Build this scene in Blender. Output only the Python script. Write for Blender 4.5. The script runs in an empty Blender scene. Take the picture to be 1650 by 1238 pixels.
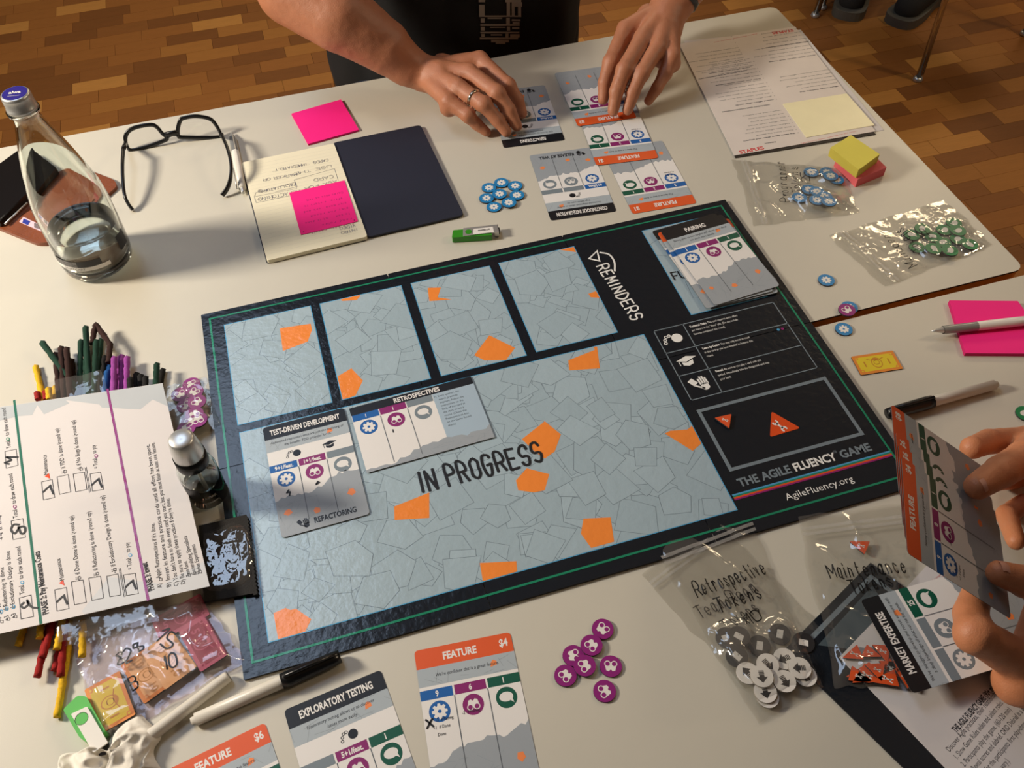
import bpy, bmesh, math, random
import numpy as np
from mathutils import Vector, Matrix, noise
random.seed(7)
TZ = 0.74                      # table height
FPX, CX, CY = 1460.779, 825.0, 619.0
RW = np.array([[0.95704245, -0.28934218, -0.01873108], [-0.23629437, -0.74087892, -0.62869977], [0.1680319, 0.60611842, -0.7774225]])
CAM = np.array([0.14859498, -0.34910015, 0.75593585])
scene = bpy.context.scene
COL = scene.collection

# ------------------------------------------------------------------ camera, light, exposure
cd = bpy.data.cameras.new('camera'); cam = bpy.data.objects.new('camera', cd); COL.objects.link(cam)
cd.sensor_width = 36; cd.sensor_fit = 'HORIZONTAL'; cd.lens = FPX / 1650 * 36; cd.clip_start = 0.02; cd.clip_end = 60
M = Matrix.Identity(4)
for i in range(3):
    M[i][0], M[i][1], M[i][2] = RW[0][i], -RW[1][i], -RW[2][i]
M.translation = Vector((CAM[0], CAM[1], CAM[2] + TZ)); cam.matrix_world = M
scene.camera = cam
vs = scene.view_settings
vs.view_transform = 'Standard'; vs.look = 'None'; vs.gamma = 1; vs.use_curve_mapping = False; vs.exposure = -0.10
scene.cycles.transparent_max_bounces = 24
scene.cycles.max_bounces = 10
wd = bpy.data.worlds.new('world'); scene.world = wd; wd.use_nodes = True
wd.node_tree.nodes['Background'].inputs[0].default_value = (0.80, 0.76, 0.72, 1)
wd.node_tree.nodes['Background'].inputs[1].default_value = 0.04

def area(name, loc, target, size, power, color, sy=None, spread=180):
    l = bpy.data.lights.new(name, 'AREA'); l.shape = 'RECTANGLE'; l.size = size; l.size_y = sy or size
    l.energy = power; l.color = color; l.spread = math.radians(spread)
    o = bpy.data.objects.new(name, l); COL.objects.link(o); o.location = loc
    o.rotation_euler = (Vector(target) - Vector(loc)).to_track_quat('-Z', 'Y').to_euler(); return o
area('warm_key_lamp', (-1.15, 0.70, TZ + 0.88), (0.0, 0.5, TZ), 0.26, 35.5, (1.0, 0.89, 0.74))
area('skylight_panel', (-0.52, 1.80, 3.1), (-0.52, 1.80, 0), 0.75, 21, (0.60, 0.76, 1.0), 1.7)
area('ceiling_lamp', (3.5, 3.0, 3.0), (1.2, 0.6, TZ), 0.6, 20, (1.0, 0.78, 0.5))
area('ceiling_lamp', (1.3, 4.4, 3.0), (0.6, 1.6, 0), 0.6, 24, (1.0, 0.80, 0.54))
area('ceiling_lamp', (3.2, 0.1, 2.7), (1.2, 0.1, TZ), 0.4, 20, (1.0, 0.8, 0.55))

# ------------------------------------------------------------------ maths
def U(x, y, z=0.0):
    d = RW.T @ np.array([(x - CX) / FPX, (y - CY) / FPX, 1.0]); s = (z - CAM[2]) / d[2]
    return CAM + d * s
def W(x, y, z=0.0):
    p = U(x, y, z); return Vector((p[0], p[1], p[2] + TZ))
def V(x, y, P, n):             # where the sight line meets a plane (P without TZ)
    d = RW.T @ np.array([(x - CX) / FPX, (y - CY) / FPX, 1.0]); n = np.array(n, float)
    p = CAM + d * (((np.array(P) - CAM) @ n) / (d @ n)); return Vector((p[0], p[1], p[2] + TZ))
def lerp(a, b, t): return a + (b - a) * t
def cp(ox, oy, s, pts): return [(ox + x / s, oy + y / s) for x, y in pts]
def rrect(x0, y0, x1, y1, r=0.0, n=4):
    if r <= 0: return [(x0, y0), (x1, y0), (x1, y1), (x0, y1)]
    out = []
    for cx, cy, a0 in ((x1 - r, y0 + r, -90), (x1 - r, y1 - r, 0), (x0 + r, y1 - r, 90), (x0 + r, y0 + r, 180)):
        for i in range(n + 1):
            a = math.radians(a0 + 90 * i / n); out.append((cx + r * math.cos(a), cy + r * math.sin(a)))
    return out
def circ(cx, cy, r, n=24, ry=None, a0=0):
    return [(cx + r * math.cos(a0 + 2 * math.pi * i / n), cy + (ry or r) * math.sin(a0 + 2 * math.pi * i / n)) for i in range(n)]
def roundpoly(pts, r, n=3):
    out = []; k = len(pts)
    for i in range(k):
        a, b, c = Vector(pts[i - 1]), Vector(pts[i]), Vector(pts[(i + 1) % k])
        u, w = (a - b), (c - b); rr = min(r, u.length * .45, w.length * .45)
        p, q = b + u.normalized() * rr, b + w.normalized() * rr
        for j in range(n + 1):
            t = j / n; out.append(tuple(p * (1 - t) ** 2 + b * 2 * t * (1 - t) + q * t * t))
    return out
def clip(pts, x0, y0, x1, y1):
    for ax, lim, sg in ((0, x0, 1), (0, x1, -1), (1, y0, 1), (1, y1, -1)):
        out = []
        for i in range(len(pts)):
            a, b = pts[i - 1], pts[i]
            ia, ib = sg * (a[ax] - lim) >= 0, sg * (b[ax] - lim) >= 0
            if ia != ib:
                t = (lim - a[ax]) / (b[ax] - a[ax]); out.append((a[0] + (b[0] - a[0]) * t, a[1] + (b[1] - a[1]) * t))
            if ib: out.append(b)
        pts = out
        if not pts: return []
    return pts
def catmull(pts, n=5):
    if len(pts) < 3: return [Vector(p) for p in pts]
    P = [Vector(p) for p in pts]
    closed = (P[0] - P[-1]).length < 1e-6
    out = []
    for i in range(len(P) - 1):
        p0 = P[i - 1] if i else (P[-2] if closed else P[0]); p1, p2 = P[i], P[i + 1]
        p3 = P[i + 2] if i + 2 < len(P) else (P[1] if closed else P[-1])
        for j in range(n):
            t = j / n
            out.append(0.5 * (2 * p1 + (p2 - p0) * t + (2 * p0 - 5 * p1 + 4 * p2 - p3) * t * t + (3 * p1 - p0 - 3 * p2 + p3) * t ** 3))
    out.append(P[-1]); return out

# ------------------------------------------------------------------ materials
def lin(c): return tuple(((v / 255) / 12.92 if v / 255 <= 0.04045 else ((v / 255 + 0.055) / 1.055) ** 2.4) for v in c) + (1,)
MATS = {}
def mat(name, rgb, rough=0.5, bump=0.0, bscale=200.0, spec=0.5, metal=0.0, var=0.06, vscale=30.0, coat=0.0, emit=None, sss=0.0, stretch=None):
    if name in MATS: return MATS[name]
    m = bpy.data.materials.new(name); m.use_nodes = True; nt = m.node_tree; N = nt.nodes; L = nt.links
    b = N['Principled BSDF']; b.inputs['Roughness'].default_value = rough; b.inputs['Metallic'].default_value = metal
    b.inputs['Specular IOR Level'].default_value = spec; b.inputs['Coat Weight'].default_value = coat
    if coat: b.inputs['Coat Roughness'].default_value = 0.08
    if sss: b.inputs['Subsurface Weight'].default_value = sss; b.inputs['Subsurface Radius'].default_value = (0.012, 0.005, 0.003); b.inputs['Subsurface Scale'].default_value = 0.6
    tc = N.new('ShaderNodeTexCoord'); src = tc.outputs['Object']
    if stretch:
        mp = N.new('ShaderNodeMapping'); mp.inputs['Scale'].default_value = stretch; L.new(src, mp.inputs['Vector']); src = mp.outputs['Vector']
    no = N.new('ShaderNodeTexNoise'); no.inputs['Scale'].default_value = vscale; no.inputs['Detail'].default_value = 3; L.new(src, no.inputs['Vector'])
    mx = N.new('ShaderNodeMix'); mx.data_type = 'RGBA'; c = lin(rgb)
    mx.inputs['A'].default_value = tuple(x * (1 - var) for x in c[:3]) + (1,); mx.inputs['B'].default_value = tuple(min(1, x * (1 + var)) for x in c[:3]) + (1,)
    L.new(no.outputs['Fac'], mx.inputs['Factor']); L.new(mx.outputs['Result'], b.inputs['Base Color'])
    if bump:
        n2 = N.new('ShaderNodeTexNoise'); n2.inputs['Scale'].default_value = bscale; n2.inputs['Detail'].default_value = 4; L.new(src, n2.inputs['Vector'])
        bp = N.new('ShaderNodeBump'); bp.inputs['Strength'].default_value = bump; bp.inputs['Distance'].default_value = 0.001
        L.new(n2.outputs['Fac'], bp.inputs['Height']); L.new(bp.outputs['Normal'], b.inputs['Normal'])
        if coat: L.new(bp.outputs['Normal'], b.inputs['Coat Normal'])
    MATS[name] = m; return m
# laminated board print: glossy, lumpy film
LB = dict(rough=0.20, bump=0.45, bscale=130, var=0.03, coat=0.0, spec=0.5)
navy = mat('board_navy', (20, 27, 36), **LB); bgreen = mat('board_green', (30, 130, 98), **LB); bblue = mat('board_blue_edge', (80, 160, 205), **LB)
stone = mat('stone_print', (163, 183, 194), **LB); stone2 = mat('stone_print_b', (160, 180, 191), **LB); stone3 = mat('stone_print_c', (166, 186, 197), **LB); sline = mat('stone_outline', (116, 131, 142), **LB)
borange = mat('board_orange', (243, 141, 62), **LB); bgrey = mat('board_grey', (120, 133, 142), **LB); bwhite = mat('board_white', (238, 238, 235), **LB)
bblack = mat('board_black', (14, 15, 18), **LB); bpurple = mat('board_purple', (142, 38, 112), **LB); btok = mat('board_red_orange', (226, 82, 34), **LB); bedge = mat('board_edge', (18, 20, 24), 0.6)
CK = dict(rough=0.42, bump=0.05, bscale=600, var=0.02)
cwhite = mat('card_white', (232, 229, 226), **CK); cgrey = mat('card_grey', (170, 180, 187), **CK); cgrey2 = mat('card_torn_grey', (156, 163, 170), **CK); cblack = mat('card_black', (18, 20, 26), **CK)
corange = mat('card_orange', (222, 90, 38), **CK); cbit = mat('card_light_orange', (240, 138, 78), **CK); cblue = mat('card_blue', (22, 94, 168), **CK); cpurple = mat('card_purple', (136, 30, 106), **CK)
cgreen = mat('card_green', (4, 84, 64), **CK); cslate = mat('card_slate', (122, 134, 142), **CK); cline = mat('card_line', (105, 110, 116), **CK); cink = mat('card_ink', (34, 36, 42), **CK)
cpanel = mat('card_blue_grey', (166, 186, 202), **CK)
cedge = mat('card_edge', (70, 70, 72), 0.7)
tblue = mat('token_blue', (34, 128, 188), 0.4, .05); tpurple = mat('token_purple', (138, 26, 116), 0.4, .05); tgreen = mat('token_green', (28, 128, 76), 0.4, .05)
twhite = mat('token_white', (232, 228, 222), 0.45, .05); tblack = mat('token_black', (34, 33, 36), 0.45, .05); torange = mat('token_orange', (222, 84, 34), 0.45, .05)
tedge = mat('token_edge', (50, 46, 46), 0.8); tedgel = mat('token_edge_light', (150, 142, 132), 0.8)
pap = mat('white_paper', (216, 211, 210), 0.75, .05, 300, var=.015); papg = mat('paper_grey_print', (186, 191, 195), 0.75); pink_ = mat('printed_ink', (44, 44, 50), 0.7)
redink = mat('red_ink', (214, 60, 60), .7); marker_ink = mat('marker_ink', (16, 16, 18), .5); penink = mat('pen_ink', (92, 92, 110), .7); bagink = mat('bag_ink', (14, 13, 14), .35)
cream = mat('cream_paper', (238, 230, 202), .8, .05, 300, var=.015); creamline = mat('cream_rule', (218, 212, 190), .8); navycover = mat('navy_cover', (27, 31, 48), .62, .1, 900)
hotpink = mat('sticky_pink', (255, 20, 135), .7, .03, 200, var=.03); pinkink = mat('sticky_pen_ink', (176, 20, 104), .7); pinkside = mat('sticky_pink_side', (200, 16, 100), .8)
yel = mat('sticky_yellow', (226, 214, 92), .75, .1, 300); coral = mat('sticky_coral', (222, 100, 104), .75, .1, 300); palenote = mat('pale_note', (246, 238, 196), .35, .25, 90)
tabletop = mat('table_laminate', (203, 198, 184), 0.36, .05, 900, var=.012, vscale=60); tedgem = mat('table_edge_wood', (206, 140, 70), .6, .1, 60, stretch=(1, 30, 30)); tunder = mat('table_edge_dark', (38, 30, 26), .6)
chrome = mat('chrome', (200, 198, 194), .15, metal=1.0); steel = mat('brushed_metal', (205, 205, 202), .35, metal=.75); silver = mat('silver_plastic', (150, 150, 148), .35, metal=.4)
bplast = mat('black_plastic', (16, 16, 18), .28); wplast = mat('white_plastic', (232, 228, 220), .35); offw = mat('marker_barrel', (214, 208, 196), .38); gplast = mat('green_plastic', (52, 142, 34), .3); gplast2 = mat('bright_green_plastic', (92, 186, 80), .3)
leather = mat('brown_leather', (126, 66, 34), .42, .5, 260, var=.25, vscale=40); phoneb = mat('phone_black', (20, 18, 18), .22, .1, 60)
skin = mat('skin', (180, 118, 86), .5, .35, 700, var=.10, vscale=45, sss=.12); skinb = mat('skin_warm', (200, 130, 90), .5, .35, 700, var=.10, vscale=45, sss=.12)
nailm = mat('nail', (214, 158, 134), .25); tee = mat('black_cotton', (12, 12, 13), .9, .4, 900); teeprint = mat('shirt_print', (160, 150, 138), .85); jeans = mat('dark_denim', (30, 38, 54), .9, .4, 900)
hairm = mat('dark_hair', (44, 32, 24), .6, .6, 300)
gold = mat('pale_gold', (222, 214, 196), .18, metal=1.0)

def glassmat(name, col=(1, 1, 1, 1), rough=0.0, ior=1.5):
    m = bpy.data.materials.new(name); m.use_nodes = True; b = m.node_tree.nodes['Principled BSDF']
    b.inputs['Base Color'].default_value = col; b.inputs['Roughness'].default_value = rough; b.inputs['IOR'].default_value = ior; b.inputs['Transmission Weight'].default_value = 1
    return m
glass = glassmat('bottle_glass', (0.93, 0.97, 0.94, 1)); water = glassmat('water', (0.97, 0.99, 0.97, 1), ior=1.333); lens = None
def film(name, tint=(0.96, 0.96, 0.95), haze=0.05, bscale=30, bump=0.6, gl=0.24, rough=.07):
    m = bpy.data.materials.new(name); m.use_nodes = True; nt = m.node_tree; N = nt.nodes; L = nt.links
    N.remove(N['Principled BSDF']); out = N['Material Output']
    tr = N.new('ShaderNodeBsdfTransparent'); tr.inputs[0].default_value = tint + (1,)
    df = N.new('ShaderNodeBsdfDiffuse'); df.inputs[0].default_value = (.8, .78, .75, 1)
    gs = N.new('ShaderNodeBsdfGlossy'); gs.inputs['Roughness'].default_value = rough; gs.inputs[0].default_value = (1, 1, 1, 1)
    fr = N.new('ShaderNodeLayerWeight'); fr.inputs['Blend'].default_value = .5
    pw_ = N.new('ShaderNodeMath'); pw_.operation = 'POWER'; pw_.inputs[1].default_value = 5; mr = N.new('ShaderNodeMapRange'); mr.inputs['To Min'].default_value = .04 + gl * .12; mr.inputs['To Max'].default_value = .9
    tc = N.new('ShaderNodeTexCoord'); no = N.new('ShaderNodeTexNoise'); no.inputs['Scale'].default_value = bscale; no.inputs['Detail'].default_value = 3
    bp = N.new('ShaderNodeBump'); bp.inputs['Strength'].default_value = bump; bp.inputs['Distance'].default_value = 0.004
    L.new(tc.outputs['Object'], no.inputs['Vector']); L.new(no.outputs['Fac'], bp.inputs['Height'])
    L.new(bp.outputs['Normal'], gs.inputs['Normal']); L.new(bp.outputs['Normal'], fr.inputs['Normal'])
    m1 = N.new('ShaderNodeMixShader'); m1.inputs[0].default_value = haze; L.new(tr.outputs[0], m1.inputs[1]); L.new(df.outputs[0], m1.inputs[2])
    m2 = N.new('ShaderNodeMixShader'); L.new(fr.outputs['Facing'], pw_.inputs[0]); L.new(pw_.outputs[0], mr.inputs['Value']); L.new(mr.outputs[0], m2.inputs[0]); L.new(m1.outputs[0], m2.inputs[1]); L.new(gs.outputs[0], m2.inputs[2])
    L.new(m2.outputs[0], out.inputs['Surface']); return m
bagfilm = film('clear_plastic_film'); bagfilm2 = film('purple_tinged_film', (0.93, 0.9, 0.95), .08); lensf = film('spectacle_lens', (0.97, 0.97, 0.97), .0, 1, 0, .12, .02)
zipm = film('zip_strip_film', (0.88, 0.88, 0.87), .25, 80, .3, .15)

# ------------------------------------------------------------------ object helpers
def link(name, me, parent=None, loc=(0, 0, 0), rz=0.0):
    o = bpy.data.objects.new(name, me); COL.objects.link(o)
    if parent: o.parent = parent
    o.location = loc; o.rotation_euler = (0, 0, rz); return o
def tag(o, label=None, cat=None, group=None, kind=None):
    for k, v in (('label', label), ('category', cat), ('group', group), ('kind', kind)):
        if v: o[k] = v
    return o
def empty(name, label, cat, loc=(0, 0, 0), rz=0.0, group=None):
    return tag(link(name, None, None, loc, rz), label, cat, group)
def dup(root, loc=None, rz=None, label=None, group=None, parent=None):
    c = root.copy(); COL.objects.link(c); c.parent = parent
    if loc is not None: c.location = loc
    if rz is not None: c.rotation_euler = (0, 0, rz)
    if label: c['label'] = label
    if group: c['group'] = group
    for ch in list(root.children): dup(ch, parent=c)
    return c
GL = {}
def glyphs():
    chars = [chr(i) for i in range(33, 127)] + ['™', '½', '⅓']
    objs = []
    for b in (0, 1):
        for ch in chars + ['HH']:
            for wrap in (0, 1):
                if ch == 'HH' and not wrap: continue
                cu = bpy.data.curves.new('g', 'FONT'); cu.body = ('HH' if ch == 'HH' else 'H' + ch + 'H') if wrap else ch
                cu.resolution_u = 2; cu.offset = 0.034 if b else 0.0
                o = bpy.data.objects.new('g', cu); COL.objects.link(o); objs.append((b, ch, wrap, o, cu))
    dg = bpy.context.evaluated_depsgraph_get(); dg.update()
    wid = {}
    for b, ch, wrap, o, cu in objs:
        me = bpy.data.meshes.new_from_object(o.evaluated_get(dg))
        if wrap: xs = [v.co.x for v in me.vertices]; wid[b, ch] = max(xs) - min(xs)
        else: GL[b, ch] = [[(v.co.x, v.co.y) for v in me.vertices], [tuple(p.vertices) for p in me.polygons], 0]
        bpy.data.meshes.remove(me)
    for b, ch, wrap, o, cu in objs: bpy.data.objects.remove(o)
    for b, ch, wrap, o, cu in objs:
        if cu.users == 0 and wrap == 0: pass
    for c in list(bpy.data.curves): bpy.data.curves.remove(c)
    for (b, ch) in GL: GL[b, ch][2] = wid[b, ch] - wid[b, 'HH']
    for b in (0, 1): GL[b, ' '] = [[], [], 0.30]
glyphs()
CAPH = max(v[1] for v in GL[0, 'H'][0])
HF = dict(A="02 28 42;14 34", B="02 08;08 38 46 35 05;35 44 43 32 02", C="47 38 18 06 04 12 32 43", D="02 08 28 46 44 22 02", E="48 08 02 42;05 35", F="48 08 02;05 35",
 G="47 38 18 06 04 12 32 44 45 25", H="02 08;42 48;05 45", I="22 28", J="38 33 12 03", K="02 08;48 05 42", L="08 02 42", M="02 08 24 48 42", N="02 08 42 48", O="28 07 05 03 22 43 45 47 28",
 P="02 08 38 46 35 05", Q="28 07 05 03 22 43 45 47 28;24 42", R="02 08 38 46 35 05;25 42", S="47 38 18 06 15 35 44 32 12 03", T="08 48;28 22", U="08 03 12 32 43 48", V="08 22 48", W="08 12 26 32 48", X="02 48;08 42", Y="08 25 48;25 22", Z="08 48 02 42",
 a="35 26 15 13 22 33;36 32 42", c="35 26 15 13 22 33", d="35 26 15 13 22 33;38 32", e="14 34 35 26 15 13 22 33", f="37 28 17 12;06 26", g="35 26 15 13 22 33;36 31 20 10", i="26 22;27 28", k="18 12;36 14 32", l="28 22", m="12 16;15 26 25 22;25 36 42", n="12 16;15 26 35 32",
 o="26 15 13 22 33 35 26", p="16 10;15 26 35 33 22 13", r="12 16;14 26 35", s="35 26 15 24 33 22 13", t="28 23 32;16 36", u="16 13 22 33;36 32", v="16 22 36", x="12 36;16 32", y="16 24;36 20 10")
HF.update({'0': "28 07 03 22 43 47 28", '1': "16 28 22", '2': "07 28 46 02 42", '4': "38 04 44;38 32", '5': "48 08 05 35 44 32 02", '8': "28 07 16 34 43 22 03 14 36 47 28", '9': "47 28 16 25 47 42", '.': "22 23", '"': "17 18;37 38", '-': "15 35"})
class G:
    """collects flat print and low prisms, metres, in its object's own frame"""
    def __init__(s): s.v = []; s.f = []; s.m = []; s.mats = []; s.o = (0, 0); s.r = 0; s.k = 1; s.h = None
    def at(s, x=0, y=0, rot=0, k=1): s.o = (x, y); s.r = rot; s.k = k; return s
    def mi(s, m):
        if m not in s.mats: s.mats.append(m)
        return s.mats.index(m)
    def X(s, p, z):
        c, n = math.cos(s.r), math.sin(s.r); x, y = p[0] * s.k, p[1] * s.k
        x, y = s.o[0] + x * c - y * n, s.o[1] + x * n + y * c
        if s.h: z += s.h(x, y)
        return (x, y, z)
    def poly(s, pts, z, m):
        a = sum(pts[i - 1][0] * pts[i][1] - pts[i][0] * pts[i - 1][1] for i in range(len(pts)))
        if a < 0: pts = pts[::-1]
        b = len(s.v); s.v += [s.X(p, z) for p in pts]; s.f.append(tuple(range(b, b + len(pts)))); s.m.append(s.mi(m))
    def rect(s, x0, y0, x1, y1, z, m, r=0): s.poly(rrect(x0, y0, x1, y1, r), z, m)
    def prism(s, pts, z0, z1, top, side=None):
        a = sum(pts[i - 1][0] * pts[i][1] - pts[i][0] * pts[i - 1][1] for i in range(len(pts)))
        if a < 0: pts = pts[::-1]
        b = len(s.v); n = len(pts); s.v += [s.X(p, z0) for p in pts] + [s.X(p, z1) for p in pts]
        s.f.append(tuple(range(b + n, b + 2 * n))); s.m.append(s.mi(top))
        s.f.append(tuple(range(b + n - 1, b - 1, -1))); s.m.append(s.mi(side or top))
        for i in range(n):
            j = (i + 1) % n; s.f.append((b + i, b + j, b + n + j, b + n + i)); s.m.append(s.mi(side or top))
    def line(s, pts, w, z, m, closed=False, ends=True):
        P = [Vector(p[:2]) for p in pts]
        if closed: P = P + [P[0]]
        Q = [P[0]]
        for p in P[1:]:
            if (p - Q[-1]).length > 1e-7: Q.append(p)
        P = Q
        if len(P) < 2: return
        if ends and not closed: P[0] = P[0] - (P[1] - P[0]).normalized() * w / 2; P[-1] = P[-1] + (P[-1] - P[-2]).normalized() * w / 2
        b = len(s.v); n = len(P)
        for i in range(n):
            if closed: d0, d1 = (P[i] - P[i - 1] if i else P[0] - P[-2]), (P[i + 1] - P[i] if i < n - 1 else P[1] - P[0])
            else: d0 = P[i] - P[i - 1] if i else P[1] - P[0]; d1 = P[i + 1] - P[i] if i < n - 1 else P[-1] - P[-2]
            d0, d1 = d0.normalized(), d1.normalized(); d = d0 + d1
            d = d.normalized() if d.length > .2 else d1
            nn = Vector((-d.y, d.x)); k = 1 / max(.5, nn.dot(Vector((-d1.y, d1.x))))
            s.v.append(s.X(P[i] + nn * w / 2 * k, z)); s.v.append(s.X(P[i] - nn * w / 2 * k, z))
        for i in range(n - 1):
            s.f.append((b + 2 * i + 1, b + 2 * i + 3, b + 2 * i + 2, b + 2 * i)); s.m.append(s.mi(m))
    def segs(s, pts, w, z, m):
        P = [Vector(p[:2]) for p in pts]
        for a, b in zip(P, P[1:]):
            z += .0000012
            if (b - a).length > 1e-6:
                d = (b - a).normalized(); n = Vector((-d.y, d.x)) * w / 2; e = d * w * .32
                s.poly([tuple(a - e * .4 - n), tuple(b + e * .4 - n), tuple(b + e), tuple(b + e * .4 + n), tuple(a - e * .4 + n), tuple(a - e)], z, m)
    def frame(s, x0, y0, x1, y1, w, z, m):
        s.rect(x0, y0, x1, y0 + w, z, m); s.rect(x0, y1 - w, x1, y1, z, m); s.rect(x0, y0 + w, x0 + w, y1 - w, z, m); s.rect(x1 - w, y0 + w, x1, y1 - w, z, m)
    def text(s, t, x, y, h, z, m, al='l', sx=.85, bold=0, it=0.0, width=None):
        k = h / CAPH; w = sum(GL[bold, c][2] for c in t) * k * sx
        if width: sx *= width / w; w = width
        x -= {'l': 0, 'c': w / 2, 'r': w}[al]; mi = s.mi(m)
        for c in t:
            vv, ff, ad = GL[bold, c]; b = len(s.v)
            s.v += [s.X((x + (p[0] + it * p[1]) * k * sx, y + p[1] * k), z) for p in vv]
            for f in ff: s.f.append(tuple(b + i for i in f)); s.m.append(mi)
            x += ad * k * sx
        return w
    def hand(s, t, x, y, h, z, m, w=None, sx=.8, jit=.25, width=None, gap=1.3):
        u = h / 6; w = w or h * .09; R = random.Random(t)
        adv = [(3.6 if c == 'I' else 2.4 if c in '.il1' else 3.4 if c == ' ' else (4 + gap)) for c in t]
        if width: sx = width / (sum(adv) * u)
        for c, a in zip(t, adv):
            if c in HF:
                off = -1.3 if c in 'Iil1.' else 0
                for st in HF[c].split(';'):
                    pts = [(int(q[0]) + off + R.uniform(-jit, jit), int(q[1]) - 2 + R.uniform(-jit, jit)) for q in st.split()]
                    pts = [(x + p[0] * u * sx, y + p[1] * u) for p in pts]
                    if c in 'AEFHIKLMNTVWXYZiklvxy.-': s.segs(pts, w, z, m)
                    else: s.segs(catmull(pts, 4), w, z, m)
            x += a * u * sx
    def build(s, name, parent=None, loc=(0, 0, 0), rz=0.0, smooth=False):
        me = bpy.data.meshes.new(name); me.from_pydata(s.v, [], s.f)
        for m in s.mats: me.materials.append(m)
        me.polygons.foreach_set('material_index', s.m)
        if smooth: me.polygons.foreach_set('use_smooth', [True] * len(s.f))
        me.update(); return link(name, me, parent, loc, rz)
def bmobj(name, bm, m, parent=None, loc=(0, 0, 0), smooth=True):
    me = bpy.data.meshes.new(name); bm.to_mesh(me); bm.free(); me.materials.append(m)
    if smooth: me.polygons.foreach_set('use_smooth', [True] * len(me.polygons))
    return link(name, me, parent, loc)
def lathe(name, prof, m, parent=None, loc=(0, 0, 0), n=40, smooth=True, ripple=None):
    v = []; f = []
    for r, z in prof:
        for i in range(n):
            a = 2 * math.pi * i / n; rr = r * (1 + (ripple * (i % 2) if ripple else 0)); v.append((rr * math.cos(a), rr * math.sin(a), z))
    for k in range(len(prof) - 1):
        for i in range(n):
            j = (i + 1) % n; f.append((k * n + i, k * n + j, (k + 1) * n + j, (k + 1) * n + i))
    me = bpy.data.meshes.new(name); me.from_pydata(v, [], f); me.materials.append(m)
    if smooth: me.polygons.foreach_set('use_smooth', [True] * len(f))
    me.update(); return link(name, me, parent, loc)
def tube(name, pts, r, m, parent=None, n=10, loc=(0, 0, 0), fuzz=0, flat=1.0, caps=True):
    """pts world-or-local points, r number or list"""
    P = [Vector(p) for p in pts]; k = len(P); R = r if isinstance(r, (list, tuple)) else [r] * k
    v = []; f = []; up = Vector((0, 0, 1)); rnd = random.Random(k)
    for i in range(k):
        d = (P[min(i + 1, k - 1)] - P[max(i - 1, 0)]).normalized(); a = d.cross(up)
        a = a.normalized() if a.length > .05 else Vector((1, 0, 0)); b = a.cross(d).normalized()
        for j in range(n):
            t = 2 * math.pi * j / n; rr = R[i] * (1 + (rnd.uniform(-fuzz, fuzz) if fuzz else 0))
            v.append(P[i] + a * rr * math.cos(t) + b * rr * flat * math.sin(t))
    for i in range(k - 1):
        for j in range(n):
            q = (j + 1) % n; f.append((i * n + j, i * n + q, (i + 1) * n + q, (i + 1) * n + j))
    if caps: f.append(tuple(range(n - 1, -1, -1))); f.append(tuple(range((k - 1) * n, k * n)))
    me = bpy.data.meshes.new(name); me.from_pydata(v, [], f); me.materials.append(m)
    me.polygons.foreach_set('use_smooth', [len(x) == 4 for x in f]); me.update(); return link(name, me, parent, loc)
def centroid(ps): return Vector((sum(p[0] for p in ps) / len(ps), sum(p[1] for p in ps) / len(ps)))

# ------------------------------------------------------------------ STRUCTURE: parquet floor
PM = [mat('parquet_%s' % n, c, .55, .15, 120, spec=.3, var=.16, vscale=14, stretch=(1, 14, 1)) for n, c in
      (('oak', (158, 100, 44)), ('dark', (130, 80, 35)), ('amber', (170, 112, 50)), ('honey', (194, 134, 64)), ('brown', (144, 90, 40)))]
g = G(); g.rect(-6, -4, 8, 9, -0.004, mat('floor_bed', (58, 34, 16), .8)); floor = g.build('floor'); tag(floor, kind='structure')
g = G(); g.prism(rrect(-4, -3, 6, 7), 3.2, 3.3, mat('ceiling_paint', (222, 218, 208), .9)); tag(g.build('ceiling'), kind='structure')
sl, sw = 0.156, 0.060
def stripme(m):
    g = G(); g.prism(rrect(0.0004, 0.0004, sl - .0004, sw - .0004), -0.004, 0.0, m); o = g.build('parquet_strip'); me = o.data; bpy.data.objects.remove(o); return me
SM = [stripme(m) for m in PM]
cells = []
for j in range(-28, 92):
    off = (j % 3) * sl / 3 + (0.03 if j % 2 else 0)
    for i in range(-22, 34):
        x, y = i * sl + off - .1, .5 + j * sw
        c = np.array([x + sl / 2, y + sw / 2, -TZ]) - CAM; q = RW @ c
        if q[2] <= 0: q[2] = 9.0
        px, py = CX + FPX * q[0] / q[2], CY + FPX * q[1] / q[2]
        vis = -60 < px < 1710 and -60 < py < 1260
        under = x < .95 and y < .86 + .52 * 0 and x > -1.4    # beneath the table top
        d = q[2]
        hidden = False
        # sight line crosses the table top?
        t = (0 - CAM[2]) / (-TZ - CAM[2]); hx, hy = CAM[0] + c[0] * t, CAM[1] + c[1] * t
        if hx < .93 and hy < .845 and hx > -.9: hidden = True
        if hx < 1.8 and hy < .20: hidden = True
        cells.append((0 if (vis and not hidden) else 1, d, x, y))
cells.sort(); rf = random.Random(3); gg = G()
for n, (h, d, x, y) in enumerate(cells):
    k = rf.choices(range(5), (5, 3, 3, 1.2, 4))[0]
    if n < 300 and h == 0: link('parquet_strip', SM[k], floor, (x, y, rf.uniform(0, .0003)))
    else: gg.prism(rrect(x + .0004, y + .0004, x + sl - .0004, y + sw - .0004), -.004, 0, PM[k])
rest = gg.build('parquet_strips_beyond', floor); rest['kind'] = 'stuff'

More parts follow.
